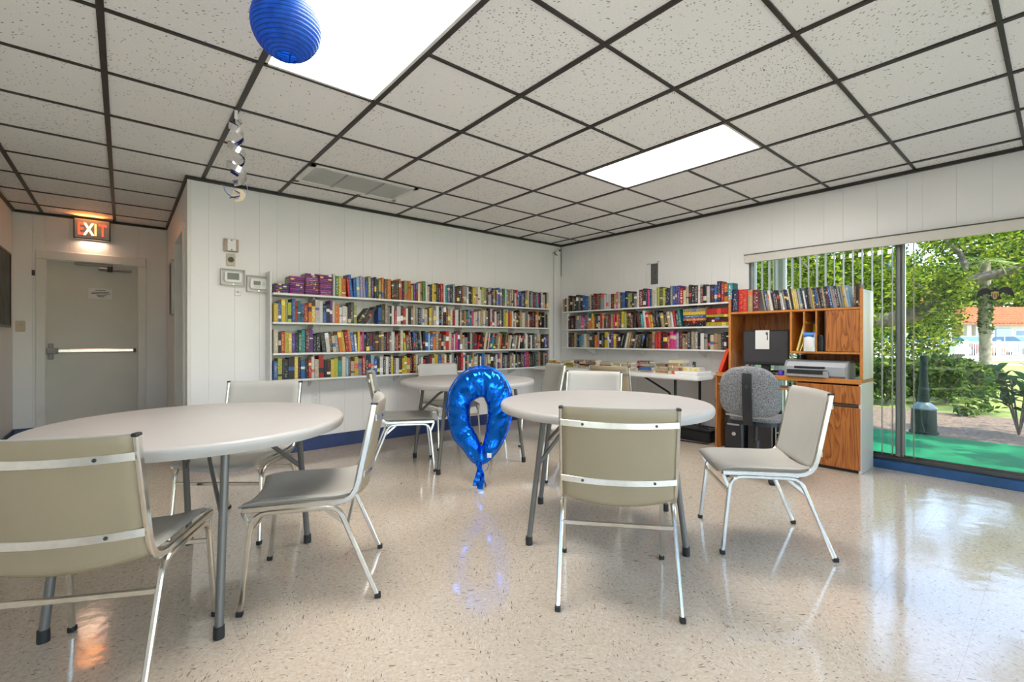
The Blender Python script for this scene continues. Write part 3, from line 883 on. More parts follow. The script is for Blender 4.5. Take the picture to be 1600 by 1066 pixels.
# ---- long folding table under the right shelves
lt = thing('folding_table', 'long white folding table loaded with books under the shelves', 'table', (4.645, 3.53, 0))
hw, hl = .355, 1.22
def rrect(hx, hy, r, n=6):
    out = []
    for cx, cy, a0 in ((hx - r, hy - r, 0), (-hx + r, hy - r, PI / 2), (-hx + r, -hy + r, PI), (hx - r, -hy + r, 3 * PI / 2)):
        for i in range(n + 1):
            a = a0 + PI / 2 * i / n
            out.append((cx + r * math.cos(a), cy + r * math.sin(a)))
    return out
part('table_top', B().prism(rrect(hw - .006, hl - .006, .05), .736, .742).prism(rrect(hw, hl, .055), .708, .736).prism(rrect(hw - .012, hl - .012, .05), .697, .708), MT['white_plastic'], lt)
for sy in (-1, 1):
    for sx in (-1, 1):
        lg = part('leg', B().tube([(sx * .25, sy * .93, .70), (sx * .25, sy * .93, .02)], .014, 12), MT['black_steel'], lt)
        part('foot_cap', B().lathe([(0, 0), (.019, 0), (.018, .04), (0, .04)], 12, cx=sx * .25, cy=sy * .93), MT['black'], lg)
    part('brace', B().tube([(0, sy * .35, .69), (-.02, sy * .72, .52), (-.02, sy * .80, .38), (-.1, sy * .93, .33)], .011, 10), MT['black_steel'], lt)
    part('leg_crossbar', B().tube([(-.25, sy * .93, .33), (.25, sy * .93, .33)], .011, 10), MT['black_steel'], lt)

# ---- white wall bookcases
def bracket(x, y, z, ax, parent):
    """small L bracket under a shelf; ax = outward unit direction"""
    M = Matrix.Translation((x, y, z)) @ Matrix.Rotation(math.atan2(ax[1], ax[0]), 4, 'Z')
    part('bracket', B().prism([(0, 0), (.17, 0), (.17, -.012), (.02, -.075), (0, -.075)], -.006, .006, 'y', M=M), MT['shelf'], parent)
bcL = thing('wall_bookcase', 'long white four-shelf bookcase on the back wall', 'bookcase', (0, 0, 0))
SZ = [1.535, 1.268, .981, .735]
X0L, X1L, YS = 1.05, 4.575, 4.625
for z in SZ:
    part('shelf', B().cbox(X0L, X1L, YS, YB - .001, z - .019, z, .002), MT['shelf'], bcL)
part('end_panel', B().cbox(X0L - .018, X0L, YS + .05, YB - .001, .69, 1.735, .003), MT['shelf'], bcL)
part('end_panel', B().cbox(X1L, X1L + .012, YS + .01, YB - .001, .72, 1.536, .003), MT['shelf'], bcL)
for z in SZ:
    for x in (1.42, 2.33, 3.15, 4.0):
        bracket(x, YB - .001, z - .019, (0, -1), bcL)
bcR = thing('wall_bookcase', 'shorter white three-shelf bookcase on the right wall above the long table', 'bookcase', (0, 0, 0))
SZR = [1.498, 1.247, .997]
Y0R, Y1R, XS = 4.62, 2.18, 4.80
for z in SZR:
    part('shelf', B().cbox(XS, XR - .001, Y1R, Y0R, z - .019, z, .002), MT['shelf'], bcR)
part('end_panel', B().cbox(XS + .02, XR - .001, Y0R - .10, Y0R - .088, .978, 1.48, .003), MT['shelf'], bcR)
for z in SZR:
    for y in (4.2, 3.4, 2.6):
        bracket(XR - .001, y, z - .019, (-1, 0), bcR)

# ---- computer desk with hutch
dk = thing('computer_desk', 'oak laminate computer desk with a hutch of cubbyholes', 'desk', (4.62, 1.07, 0))
D = .375                                   # depth; local x runs to the wall, local y along the wall
part('desk_top', B().prism([(0, 1.195), (0, 0), (D, 0), (D, 1.225), (.03, 1.225)], .745, .772), [MT['wood_h']], dk)
part('front_edge', B().cbox(-.006, .006, -.004, 1.198, .735, .775, .005), MT['wood_edge'], dk)
part('side_panel', B().cbox(.002, D, 0, .018, 0, .745, .003), MT['cream_side'], dk, label='cream laminate outer side')
part('side_panel', B().cbox(.002, D, 1.205, 1.223, 0, .745, .003), MT['wood'], dk)
part('inner_panel', B().cbox(.01, D, .465, .483, .02, .745, .002), MT['wood'], dk)
part('cabinet_carcass', B().box(.02, D, .018, .465, .03, .05).box(D - .01, D, .018, .465, .03, .74).box(.02, D, .018, .465, .556, .566), MT['wood_dark'], dk)
part('drawer', B().cbox(-.004, .016, .004, .472, .572, .722, .004), MT['wood'], dk)
part('cupboard_door', B().cbox(-.004, .016, .004, .472, .028, .540, .004), MT['wood'], dk)
part('finger_rail', B().cbox(.004, .018, .004, .472, .543, .570, .002), MT['wood_dark'], dk)
part('keyboard_shelf', B().cbox(.03, D - .05, .483, 1.205, .645, .660, .003), MT['wood_edge'], dk)
part('plinth', B().box(.03, .05, .02, .465, 0, .028), MT['wood_dark'], dk)
hx, hy1 = .05, 1.105
hutch = part('hutch', B().cbox(hx, D, 0, .020, .772, 1.525, .003), MT['cream_side'], dk, label='cream outer side of the hutch')
part('side_edge', B().cbox(hx - .003, hx + .012, -.001, .021, .772, 1.528, .003), MT['wood_edge'], hutch)
part('hutch_side', B().cbox(hx, D, hy1 - .02, hy1, .772, 1.505, .003), MT['wood'], hutch)
part('side_edge', B().cbox(hx - .003, hx + .012, hy1 - .021, hy1 + .001, .772, 1.508, .003), MT['wood_edge'], hutch)
part('top_shelf', B().cbox(hx - .002, D, .02, hy1 - .02, 1.358, 1.378, .003), MT['wood_edge'], hutch)
part('mid_shelf', B().cbox(hx - .002, D, .02, .545, .982, 1.000, .003), MT['wood_edge'], hutch)
part('divider', B().cbox(hx, D, .530, .547, 1.0, 1.358, .002), MT['wood_edge'], hutch)
part('divider', B().cbox(hx + .004, D, .428, .440, 1.0, 1.358, .002), MT['wood_edge'], hutch)
part('divider', B().cbox(hx + .004, D, .332, .344, 1.0, 1.358, .002), MT['wood_edge'], hutch)
part('hutch_door', B().cbox(hx - .002, hx + .016, .022, .262, 1.002, 1.356, .003), MT['wood'], hutch)
part('door_side', B().cbox(hx + .004, D, .262, .274, 1.0, 1.358, .002), MT['wood_dark'], hutch)
part('back_panel', B().box(D - .006, D, .02, hy1 - .02, 1.0, 1.358).box(D - .006, D, .15, .56, .772, 1.0).box(D - .006, D, .02, .15, .90, 1.0).box(D - .006, D, .56, hy1 - .02, .772, .80), MT['wood'], hutch)

# ---- things on and under the desk
mo = thing('computer_monitor', 'black flat computer monitor on the oak desk', 'monitor', (4.80, 2.945 - 1.07, .772), math.radians(6))
part('screen_housing', B().cbox(-.020, .020, -.205, .205, .085, .425, .008), MT['black_plastic'], mo)
part('screen', B().box(-.0215, -.019, -.188, .188, .115, .408), MT['dark_grey'], mo, 0)
part('stand', B().cbox(.0, .03, -.04, .04, .008, .16, .006).cbox(-.07, .09, -.11, .11, 0, .012, .005), MT['black_plastic'], mo)
pp = thing('pinned_sheet', 'white sheet with a small picture taped over the black monitor', 'paper', (4.7735, 1.872, 1.000), math.radians(6))
part('sheet', B().box(-.002, .0, -.04, .085, .012, .195), MT['paper'], pp, 0)
part('picture', B().prism([(-.012, .15), (-.005, .172), (-.022, .182), (-.030, .165), (-.026, .14)], -.0028, -.002, 'x').box(-.0028, -.002, -.028, -.018, .10, .14), MT['ink'], pp, 0)
pr = thing('inkjet_printer', 'silver grey inkjet printer on the oak desk', 'printer', (4.64, 1.17, .772))
part('body', B().prism([(.0, .02), (.0, .095), (.03, .135), (.10, .150), (.20, .150), (.235, .12), (.235, 0), (.02, 0)], .012, .468, 'y', M=Matrix.Identity(4)), MT['silver'], pr)
part('side_cover', B().prism([(-.004, .0), (-.004, .10), (.03, .140), (.10, .153), (.205, .153), (.24, .12), (.24, 0)], 0, .014, 'y').prism([(-.004, .0), (-.004, .10), (.03, .140), (.10, .153), (.205, .153), (.24, .12), (.24, 0)], .466, .480, 'y'), MT['mid_grey'], pr)
part('control_strip', B().cbox(-.006, .004, .16, .40, .078, .098, .003), MT['black_plastic'], pr)
part('paper_slot', B().box(-.003, .003, .14, .46, .028, .066), MT['black'], pr)
part('output_tray', B().cbox(-.05, .02, .15, .45, .006, .022, .004).cbox(-.03, .0, .13, .17, .0, .06, .004), MT['mid_grey'], pr)
tw = thing('computer_tower', 'black computer tower with a silver button under the desk', 'computer', (4.70, 2.14, 0))
part('case', B().cbox(.012, .28, -.09, .09, .0, .43, .006), MT['black_plastic'], tw)
part('front_panel', B().cbox(-.008, .014, -.09, .09, .0, .43, .012), MT['black_plastic'], tw)
part('drive_bezel', B().cbox(-.012, -.006, -.075, .075, .34, .36, .002).cbox(-.012, -.006, -.075, .075, .375, .378, .001).cbox(-.012, -.006, -.06, .06, .245, .262, .002), MT['mid_grey'], tw)
part('power_button', B().lathe([(0, 0), (.02, 0), (.016, .006), (.009, .006), (.009, .003), (0, .003)], 20, M=Matrix.Translation((-.008, -.005, .16)) @ Matrix.Rotation(-PI / 2, 4, 'Y')), MT['band'], tw)
tw2 = thing('computer_tower', 'plain black cabinet standing beside the computer tower under the desk', 'computer', (4.74, 1.905, 0))
part('case', B().cbox(0, .25, -.115, .115, 0, .41, .006), MT['black_plastic'], tw2)
part('front_trim', B().cbox(-.004, .002, -.115, -.108, 0, .41, .001), MT['mid_grey'], tw2)
ra = thing('wire_shelf', 'small black rack with silver wires under the desk', 'shelf', (4.74, 1.67, 0))
part('rack_frame', B().tube([(0, -.09, .0), (0, -.09, .40)], .005, 8).tube([(0, .09, .0), (0, .09, .40)], .005, 8).tube([(.2, -.09, .0), (.2, -.09, .40)], .005, 8).tube([(.2, .09, .0), (.2, .09, .40)], .005, 8), MT['band'], ra)
for z in (.02, .22, .38):
    part('rack_shelf', B().cbox(0, .2, -.09, .09, z - .004, z + .004, .001), MT['band'], ra)
part('back_sheet', B().box(.2, .205, -.09, .09, 0, .4), MT['black_plastic'], ra)
for (z, h, lab) in ((.026, .12, 'black speaker box on the bottom of the wire rack'), (.226, .10, 'black adapter box on the middle of the wire rack')):
    bx = thing('black_box', lab, 'box', (4.76, 1.67, z + .0))
    part('case', B().cbox(0, .16, -.07, .07, 0, h, .01), MT['black_plastic'], bx)
    part('front_grille', B().cbox(-.003, .002, -.055, .055, .012, h - .012, .002), MT['dark_grey'], bx)
# cubbyhole contents
yf = thing('yellow_folder', 'yellow folder leaning in the left cubbyhole', 'folder', (4.70, 1.07 + .520, 1.0005)); yf.rotation_euler = (math.radians(14), 0, 0)
part('cover', B().cbox(0, .2, -.030, -.024, .005, .285, .001).cbox(0, .2, -.018, -.012, .005, .26, .001), MT['yellow'], yf)
part('sheets', B().box(.002, .198, -.024, -.018, .008, .255), MT['paper'], yf)
yf = thing('yellow_folder', 'short yellow folder slumped low in the left cubbyhole', 'folder', (4.69, 1.07 + .500, 1.0005)); yf.rotation_euler = (math.radians(20), 0, 0)
part('cover', B().cbox(0, .2, -.034, -.028, .012, .15, .001), MT['yellow'], yf)
part('sheets', B().box(.002, .198, -.028, -.024, .012, .14), MT['paper'], yf)
yp = thing('yellow_pad', 'yellow pad standing at the back of the middle cubbyhole', 'pad', (4.86, 1.07 + .386, 1.0005))
part('pad', B().cbox(0, .02, -.036, .036, 0, .27, .002), MT['yellow'], yp)
part('binding', B().cbox(-.002, .022, -.036, .036, .25, .272, .002), MT['dark_grey'], yp)
bp = thing('packet', 'blue and white plastic packet bulging out of the middle cubbyhole', 'packet', (4.655, 1.07 + .386, 1.0005))
part('wrapper', B().solid(lambda u, v: (.0 - .02 * math.sin(PI * v) * math.sin(PI * u), -.042 + .084 * u, .165 * v), lambda u, v: (.09, -.042 + .084 * u, .165 * v), 8, 8), MT['white_plastic'], bp, 60)
part('blue_top', B().solid(lambda u, v: (-.006 - .012 * math.sin(PI * v), -.040 + .080 * u, .125 + .045 * v), lambda u, v: (.092, -.040 + .080 * u, .125 + .045 * v), 6, 4), MT['blue_plastic'], bp, 60)
bk = thing('headset', 'black rounded gadget in the right cubbyhole', 'gadget', (4.70, 1.07 + .303, 1.0005))
part('shell', B().lathe([(0, 0), (.022, .0), (.026, .03), (.026, .11), (.018, .145), (0, .15)], 16), MT['black_plastic'], bk)
part('loop', B().tube([(-.02, .0, .02), (-.05, .0, .05), (-.055, 0, .1), (-.02, 0, .13)], .006, 8), MT['black'], bk)
mp = tag(part('purple_toy', B().lathe([(0, 0), (.022, .004), (.026, .02), (.018, .04), (0, .046)], 12, M=Matrix.Translation((4.66, 1.69, .7725))), MT['purple']), 'small purple knob beside the printer', 'toy')
part('nub', B().lathe([(0, 0), (.008, 0), (.006, .012), (0, .014)], 10, M=Matrix.Translation((4.66, 1.69, .817))), MT['purple'], mp)
sp = thing('desk_speaker', 'black rounded speaker behind the silver printer', 'speaker', (4.92, 1.60, .7725))
part('shell', B().lathe([(0, 0), (.05, 0), (.052, .05), (.045, .15), (.03, .185), (0, .19)], 20), MT['black_plastic'], sp)
part('grille', B().lathe([(0, 0), (.03, 0), (.026, .008), (0, .01)], 16, M=Matrix.Translation((-.044, 0, .12)) @ Matrix.Rotation(-PI / 2, 4, 'Y')), MT['dark_grey'], sp)
rb = thing('red_book', 'bright red book leaning on the left side of the hutch', 'book', (4.69, 2.262, .7725)); rb.rotation_euler = (math.radians(20), 0, 0)
part('cover', B().cbox(0, .16, -.0005, .003, .0, .245, .001).cbox(0, .16, .029, .032, .0, .245, .001).cbox(-.002, .004, 0, .032, 0, .245, .001), MT['red_cover'], rb)
part('pages', B().box(.004, .155, .003, .029, .004, .241), MT['page'], rb)

# ---- office chair with a grey tweed back
oc = thing('office_chair', 'grey tweed office chair with a black back bracket at the desk', 'chair', (3.98, 1.63, 0), heading(.985, .17))
def ob(off):
    def f(u, v):
        q = 2 * u - 1; p = 2 * v - 1
        w = .218 ; e = math.sqrt(max(0.0, 1 - abs(q) ** 5)) ; e2 = math.sqrt(max(0.0, 1 - abs(p) ** 4))
        xx = q * w * (0.12 + .88 * ((1 - p ** 2.7) ** .5 if p > 0 else (1 - abs(p) ** 6) ** .5))
        bow = .03 * (1 - q * q)
        return (xx, -.20 - bow - .05 * (p + 1) * .5 + off * min(e, e2), .697 + .202 * p)
    return f
part('backrest', B().solid(ob(.045), ob(-.022), 28, 28), MT['tweed'], oc, 70)
part('back_bracket', B().sweep([(0, -.285, .845), (0, -.288, .70), (0, -.272, .53), (0, -.25, .45), (0, -.14, .43), (0, .02, .43)], [(-.033, -.006), (.033, -.006), (.033, .010), (-.033, .010)], (1, 0, 0)), MT['black_plastic'], oc)
part('adjuster_knob', B().lathe([(0, 0), (.021, 0), (.019, .025), (0, .028)], 18, M=Matrix.Translation((0, -.296, .735)) @ Matrix.Rotation(PI / 2, 4, 'X')), MT['black'], oc)
part('seat', B().prism([(a, b + .05) for a, b in rrect(.185, .19, .09)], .452, .478), MT['tweed'], oc)
part('seat_shell', B().prism([(a, b + .05) for a, b in rrect(.19, .195, .09)], .42, .452), MT['black_plastic'], oc)
part('gas_column', B().lathe([(0, .10), (.03, .10), (.03, .28), (.016, .28), (.016, .43), (0, .43)], 18), MT['black_plastic'], oc)
for k in range(5):
    a = 2 * PI * k / 5 + .3; c_, s_ = math.cos(a), math.sin(a)
    sp_ = part('base_spoke', B().rtube([(0, 0, .125), (c_ * .15, s_ * .15, .105), (c_ * .29, s_ * .29, .075)], .035, .028, (0, 0, 1)), MT['black_plastic'], oc)
    part('caster', B().lathe([(0, -.02), (.024, -.02), (.027, 0), (.024, .02), (0, .02)], 14, M=Matrix.Translation((c_ * .285, s_ * .285, .0275)) @ Matrix.Rotation(a, 4, 'Z') @ Matrix.Rotation(PI / 2, 4, 'X')), MT['black'], sp_)

# ---- blue foil balloon in the shape of a zero
OUT = [(515, 158), (575, 165), (630, 195), (680, 250), (712, 320), (726, 400), (722, 490), (695, 600), (645, 715), (580, 800), (515, 842), (445, 826), (380, 740), (312, 655), (277, 530), (266, 430), (282, 330), (335, 240), (400, 185), (460, 160)]
INN = [(513, 372), (530, 384), (543, 405), (550, 440), (550, 480), (547, 520), (543, 560), (537, 610), (528, 660), (518, 700), (507, 718), (496, 690), (478, 640), (458, 605), (437, 565), (429, 520), (428, 470), (436, 425), (458, 398), (485, 380)]
def to_m(p): return ((p[0] - 500) / 4.633 / 725 * 3.47, 1.11 - (10 + p[1] / 4.633) / 725 * 3.47)
def resample(P, k, n=96):
    out = []
    m_ = len(P)
    for i in range(n):
        t = i * m_ / n; a = int(t) % m_; f = t - int(t)
        p0, p1, p2, p3 = P[a - 1], P[a], P[(a + 1) % m_], P[(a + 2) % m_]
        out.append(tuple(.5 * ((2 * p1[c]) + (-p0[c] + p2[c]) * f + (2 * p0[c] - 5 * p1[c] + 4 * p2[c] - p3[c]) * f * f + (-p0[c] + 3 * p1[c] - 3 * p2[c] + p3[c]) * f ** 3) for c in (0, 1)))
    return out
NB = 160; NK = 22
ou = resample([to_m(p) for p in OUT], 0, NB); inn = resample([to_m(p) for p in INN], 0, NB)
vs, fs = [], []
rr = random.Random(11)
ph = [rr.uniform(0, 6.28) for _ in range(8)]
for i in range(NB):
    o_, n_ = Vector(ou[i]), Vector(inn[i])
    w = (o_ - n_).length
    c = (o_ + n_) / 2; dv = (o_ - n_) / 2
    th = 2 * PI * i / NB
    pk = abs(((th - PI + PI) % (2 * PI)) - PI)      # pinch near the bottom
    thick = .42 * w * (1 - .55 * math.exp(-(pk / .28) ** 2))
    for k in range(NK):
        a = 2 * PI * k / NK
        e_ = abs(math.cos(a)) ** 2
        wr_ = .007 * math.sin(6 * th + ph[0] + 1.3 * math.sin(a + ph[1])) + .006 * math.sin(11 * th + ph[4] + 2 * math.cos(a)) + e_ * (.007 * math.sin(23 * th + ph[2] + 2 * math.sin(a)) + .004 * math.sin(41 * th + ph[3]))
        ca, sa = math.cos(a), math.sin(a)
        q = c + dv * (math.copysign(abs(ca) ** .9, ca) * (1 - .25 * abs(wr_) / .01 * (abs(ca) > .9) * .1))
        vs.append((q.x, (thick + wr_) * math.copysign(abs(sa) ** .85, sa) if abs(sa) > .05 else 0.0, q.y))
for i in range(NB):
    j = (i + 1) % NB
    for k in range(NK):
        l = (k + 1) % NK
        fs.append((i * NK + k, j * NK + k, j * NK + l, i * NK + l))
ba = thing('foil_balloon', 'shiny blue foil balloon shaped like a zero in front of the back table', 'balloon', (2.03, 2.785, 0), -YAW)
part('balloon_ring', B().add(vs, fs), MT['foil'], ba, 60)
part('seam_fin', B().add([(p[0] * 1.0, -.001, p[1]) for p in ou] + [(p[0] + (p[0] - to_m((500, 480))[0]) * .045, .001, p[1] + (p[1] - to_m((500, 480))[1]) * .035) for p in ou], [(i, (i + 1) % NB, NB + (i + 1) % NB, NB + i) for i in range(NB)]), MT['foil'], ba, 60)
tl = B()
for k in range(4):
    pts = []; ws = []
    for i in range(14):
        f = i / 13
        pts.append((.012 * math.sin(5 * f + k * 1.7) + (k - 1.5) * .012 * f + .035 * f * f * (k == 2) - .01, .018 * math.cos(6 * f + k), .205 - (.19 + .012 * (k % 2)) * f))
        ws.append(1.0)
    tl.sweep(pts, [(-.018, -.0006), (.018, -.0006), (.018, .0006), (-.018, .0006)], (math.cos(k), math.sin(k), 0))
part('crinkled_tail', tl, MT['foil'], ba, 50)
part('ribbon_curl', B().tube([(.01, -.02, .19), (.05, -.03, .215), (.062, -.02, .18), (.05, -.01, .145), (.035, -.02, .135)], .0025, 6), MT['foil'], ba)
tq = to_m((568, 773))
part('care_label', B().box(tq[0] - .016, tq[0] + .016, -.066, -.063, tq[1] - .017, tq[1] + .017).box(tq[0] - .006, tq[0] + .006, -.0665, -.066, tq[1] - .007, tq[1] + .004), [MT['white_plastic']], ba, 0, label='small white square tag')

# ---- blue paper lantern
ln = thing('paper_lantern', 'round blue paper lantern hanging from the ceiling', 'lantern', (.470, 1.872, 2.281))
R = .121; rings = 20
prof = []
for i in range(rings * 4 + 1):
    a = -PI / 2 + .32 + (PI - .64) * i / (rings * 4)
    r = R + .0028 * abs(math.sin(PI * i / 4)) - .0014
    prof.append((r * math.cos(a), r * math.sin(a)))
pl = B(); k = len(prof); nn = 48; vv = []
for i in range(nn):
    for r, z in prof: vv.append((r * math.cos(2 * PI * i / nn), r * math.sin(2 * PI * i / nn), z))
pl.add(vv, [(i * k + q, ((i + 1) % nn) * k + q, ((i + 1) % nn) * k + q + 1, i * k + q + 1) for i in range(nn) for q in range(k - 1)])
part('paper_shade', pl, MT['lantern'], ln, 60)
for i in range(1, rings):
    a = -PI / 2 + .32 + (PI - .64) * i / rings
    r, z = (R - .0005) * math.cos(a), R * math.sin(a)
    part('wire_ring', B().tube([(r * math.cos(2 * PI * q / 40), r * math.sin(2 * PI * q / 40), z) for q in range(40)], .0011, 5, closed=True), MT['lantern_rib'], ln)
for q in range(8):
    a0 = 2 * PI * q / 8 + .42
    part('inner_rib', B().tube([((R - .003) * math.cos(b) * math.cos(a0), (R - .003) * math.cos(b) * math.sin(a0), (R - .003) * math.sin(b)) for b in [-PI / 2 + .3 + (PI - .6) * i / 24 for i in range(25)]], .0022, 5), MT['lantern_rib'], ln)
part('bottom_ring', B().tube([(.038 * math.cos(2 * PI * q / 32), .038 * math.sin(2 * PI * q / 32), -.1155) for q in range(32)], .003, 6, closed=True), MT['lantern'], ln)
part('hanging_string', B().tube([(0, 0, .11), (0, 0, H - 2.281)], .0012, 5), MT['black'], ln)
part('wire_frame', B().tube([(-.036, 0, .113), (0, 0, .115), (.036, 0, .113)], .0015, 6), MT['black'], ln)

# ---- silver swirl decoration
sw = thing('swirl_decoration', 'silver and navy foil swirl hanging from the ceiling', 'party decoration', (.530, 3.25, H - .004))
sw.scale = (1.15, 1.15, 1.08)
part('hanging_clip', B().cbox(-.008, .008, -.006, .006, -.05, 0, .003), MT['white_plastic'], sw)
def helix(name, z0, z1, turns, r, w, mat, phs, dx=0.0):
    n_ = int(turns * 18); pts = []
    for i in range(n_ + 1):
        f = i / n_; a = turns * 2 * PI * f + phs
        pts.append((dx + r * math.cos(a) * (.6 + .4 * f), r * math.sin(a) * (.6 + .4 * f), z0 + (z1 - z0) * f))
    part(name, B().sweep(pts, [(-w, -.0005), (w, -.0005), (w, .0005), (-w, .0005)], (0, 0, 1)), MT[mat], sw, 50)
helix('silver_swirl', -.045, -.40, 3.2, .050, .017, 'foil_silver', .4)
helix('navy_swirl', -.05, -.38, 2.4, .036, .007, 'foil_navy', 2.1, .008)
part('curled_end', B().sweep([(.055 * math.cos(a), .004, -.44 + .055 * math.sin(a)) for a in [PI * .2 - i * .22 for i in range(18)]], [(-.006, -.0006), (.006, -.0006), (.006, .0006), (-.006, .0006)], (0, 1, 0)), MT['foil_navy'], sw)
ds = part('end_disc', B().lathe([(0, -.001), (.036, -.001), (.036, .001), (0, .001)], 28, M=Matrix.Translation((.012, 0, -.478)) @ Matrix.Rotation(YAW * -1, 4, 'Z') @ Matrix.Rotation(PI / 2, 4, 'X')), MT['beige_plastic'], sw)
part('disc_swirl', B().tube([(.012 - .02 + .03 * math.sin(i * .5), -.004, -.455 - i * .006) for i in range(9)], .003, 5), MT['foil_navy'], ds)

# ---- wall fittings
def plate(name, lab, cat, x, z, w, h, mat, d=.012):
    t = thing(name, lab, cat, (x, YB, z))
    part('plate', B().cbox(-w / 2, w / 2, -d, -.0005, -h / 2, h / 2, .003), MT[mat], t)
    return t
t = plate('door_chime', 'tan door chime box on the white wall above the thermostats', 'chime', .750, 1.955, .115, .112, 'tan_plastic', .03)
part('cover', B().cbox(-.034, .034, -.042, -.03, -.052, .052, .004), MT['white_plastic'], t)
for z in (-.042, .042): part('screw', B().cbox(-.005, .005, -.046, -.042, z - .005, z + .005, .002), MT['dark_grey'], t)
t = plate('timer_dial', 'small beige plate with a round dial on the white wall', 'dial', .749, 1.827, .068, .108, 'beige_plastic')
part('dial', B().lathe([(0, 0), (.024, 0), (.022, .016), (.014, .018), (0, .014)], 24, M=Matrix.Translation((0, -.011, 0)) @ Matrix.Rotation(PI / 2, 4, 'X')), MT['dark_grey'], t)
for (x, z, w, h, lw, lh, dw, lab) in ((.762, 1.668, .19, .145, .092, .060, 0, 'larger white thermostat in a clear guard, under the beige dial'), (.965, 1.622, .185, .150, .058, .036, -.012, 'smaller white thermostat in a clear guard, next to the bookcase')):
    t = plate('thermostat', lab, 'thermostat', x, z, w, h, 'clear_guard', .02)
    part('guard_rim', B().box(-w / 2, w / 2, -.05, -.02, h / 2 - .006, h / 2).box(-w / 2, w / 2, -.05, -.02, -h / 2, -h / 2 + .006).box(-w / 2, -w / 2 + .006, -.05, -.02, -h / 2, h / 2).box(w / 2 - .006, w / 2, -.05, -.02, -h / 2, h / 2), MT['clear_guard'], t)
    part('body', B().prism(rrect(w * .36, h * .32, .018), -.045, -.018, 'y'), MT['white_plastic'], t)
    part('display', B().box(-lw / 2 + dw, lw / 2 + dw, -.0462, -.044, -lh / 2 + .006, lh / 2 + .006), MT['lcd'], t, 0)
    part('lock', B().lathe([(0, 0), (.008, 0), (.007, .006), (0, .007)], 12, M=Matrix.Translation((0, -.05, -h / 2 + .01)) @ Matrix.Rotation(PI / 2, 4, 'X')), MT['band'], t)
    if dw:
        for (bx, bz) in ((.035, .012), (.045, .002), (.035, -.008), (-.03, -.03), (-.012, -.03), (.006, -.03)):
            part('button', B().cbox(bx - .004, bx + .004, -.048, -.044, bz - .003, bz + .003, .001), MT['mid_grey'], t)
t = plate('sensor', 'tiny white temperature sensor below the thermostats', 'sensor', .803, 1.530, .05, .05, 'white_plastic', .015)
part('slot', B().cbox(-.010, .010, -.0165, -.0145, .004, .012, .001), MT['dark_grey'], t)
t = plate('wall_outlet', 'white wall outlet low under the bookshelf', 'outlet', 1.487, .524, .072, .115, 'white_plastic', .006)
for z in (.025, -.025):
    part('socket', B().prism(rrect(.017, .014, .006), -.009, -.005, 'y', M=Matrix.Translation((0, 0, z))), MT['white_plastic'], t)
    for x in (-.006, .006): part('slot', B().box(x - .001, x + .001, -.0095, -.0088, z - .005, z + .005), MT['black'], t, 0)
sw_ = thing('light_switch', 'beige light switch beside the exit door', 'switch', (-.851, HY, 1.249))
part('plate', B().cbox(-.036, .036, -.008, -.0005, -.058, .058, .003), MT['beige_plastic'], sw_)
part('toggle', B().cbox(-.005, .005, -.018, -.007, -.010, .012, .002), MT['white_plastic'], sw_)
hk = thing('wall_hook', 'small dark hook on the hall wall left of the exit door', 'hook', (-.752, HY, 1.84))
part('plate', B().cbox(-.014, .012, -.006, -.0005, -.03, .03, .002), MT['dark_grey'], hk)
part('hook', B().tube([(0, -.005, .015), (0, -.03, .01), (0, -.04, -.01), (0, -.03, -.03), (0, -.01, -.028)], .005, 8), MT['dark_grey'], hk)
pc = thing('wall_painting', 'dark framed painting on the left hall wall at the frame edge', 'painting', (HX0, 6.72, 1.615))
part('canvas', B().box(.002, .018, -.29, .29, -.37, .37), MT['painting'], pc)
part('frame', B().cbox(0, .026, -.305, -.285, -.385, .385, .003).cbox(0, .026, .285, .305, -.385, .385, .003).cbox(0, .026, -.305, .305, .365, .385, .003).cbox(0, .026, -.305, .305, -.385, -.365, .003), MT['black_plastic'], pc)
pc = thing('picture_frame', 'narrow picture in a pale frame on the right hall wall', 'picture', (HX1, 6.43, 1.675))
part('canvas', B().box(-.018, -.002, -.19, .19, -.29, .29), MT['painting'], pc)
part('frame', B().cbox(-.026, 0, -.205, -.185, -.305, .305, .003).cbox(-.026, 0, .185, .205, -.305, .305, .003).cbox(-.026, 0, -.205, .205, .285, .305, .003).cbox(-.026, 0, -.205, .205, -.305, -.285, .003), MT['white_trim'], pc)
cm = thing('security_camera', 'small white security camera in the corner above the bookcases', 'camera', (4.865, YB, 2.375))
part('mount', B().cbox(-.022, .022, -.012, -.0005, -.045, .02, .004).tube([(0, -.01, -.02), (0, -.06, .0)], .009, 10), MT['white_plastic'], cm)
MC = Matrix.Translation((.005, -.09, .005)) @ Matrix.Rotation(math.radians(-28), 4, 'Y') @ Matrix.Rotation(math.radians(70), 4, 'X')
part('camera_body', B().lathe([(0, -.05), (.028, -.05), (.032, -.03), (.032, .03), (.026, .045), (0, .045)], 20, M=MC), MT['white_plastic'], cm)
part('lens', B().lathe([(0, .046), (.016, .046), (.014, .052), (0, .053)], 16, M=MC), MT['black'], cm)
part('dark_ring', B().lathe([(.0325, -.045), (.0335, -.045), (.0335, -.025), (.0325, -.025)], 20, M=MC), MT['dark_grey'], cm)
part('cable', B().tube([(0, -.008, -.045), (.003, -.006, -.3), (.0, -.006, -.9), (0, -.006, -1.55)], .0035, 6), MT['mid_grey'], cm)
cdt = tag(part('corner_cord', B().tube([(5.018, 4.838, 2.48), (5.018, 4.838, 2.2), (5.018, 4.838, 2.05)], .004, 6), MT['dark_grey']), 'short dark cord hanging down the room corner', 'cord')
wp = thing('wall_paper_notice', 'grey printed notice sheet on the right wall above the bookcase', 'notice', (XR, 3.262, 1.922))
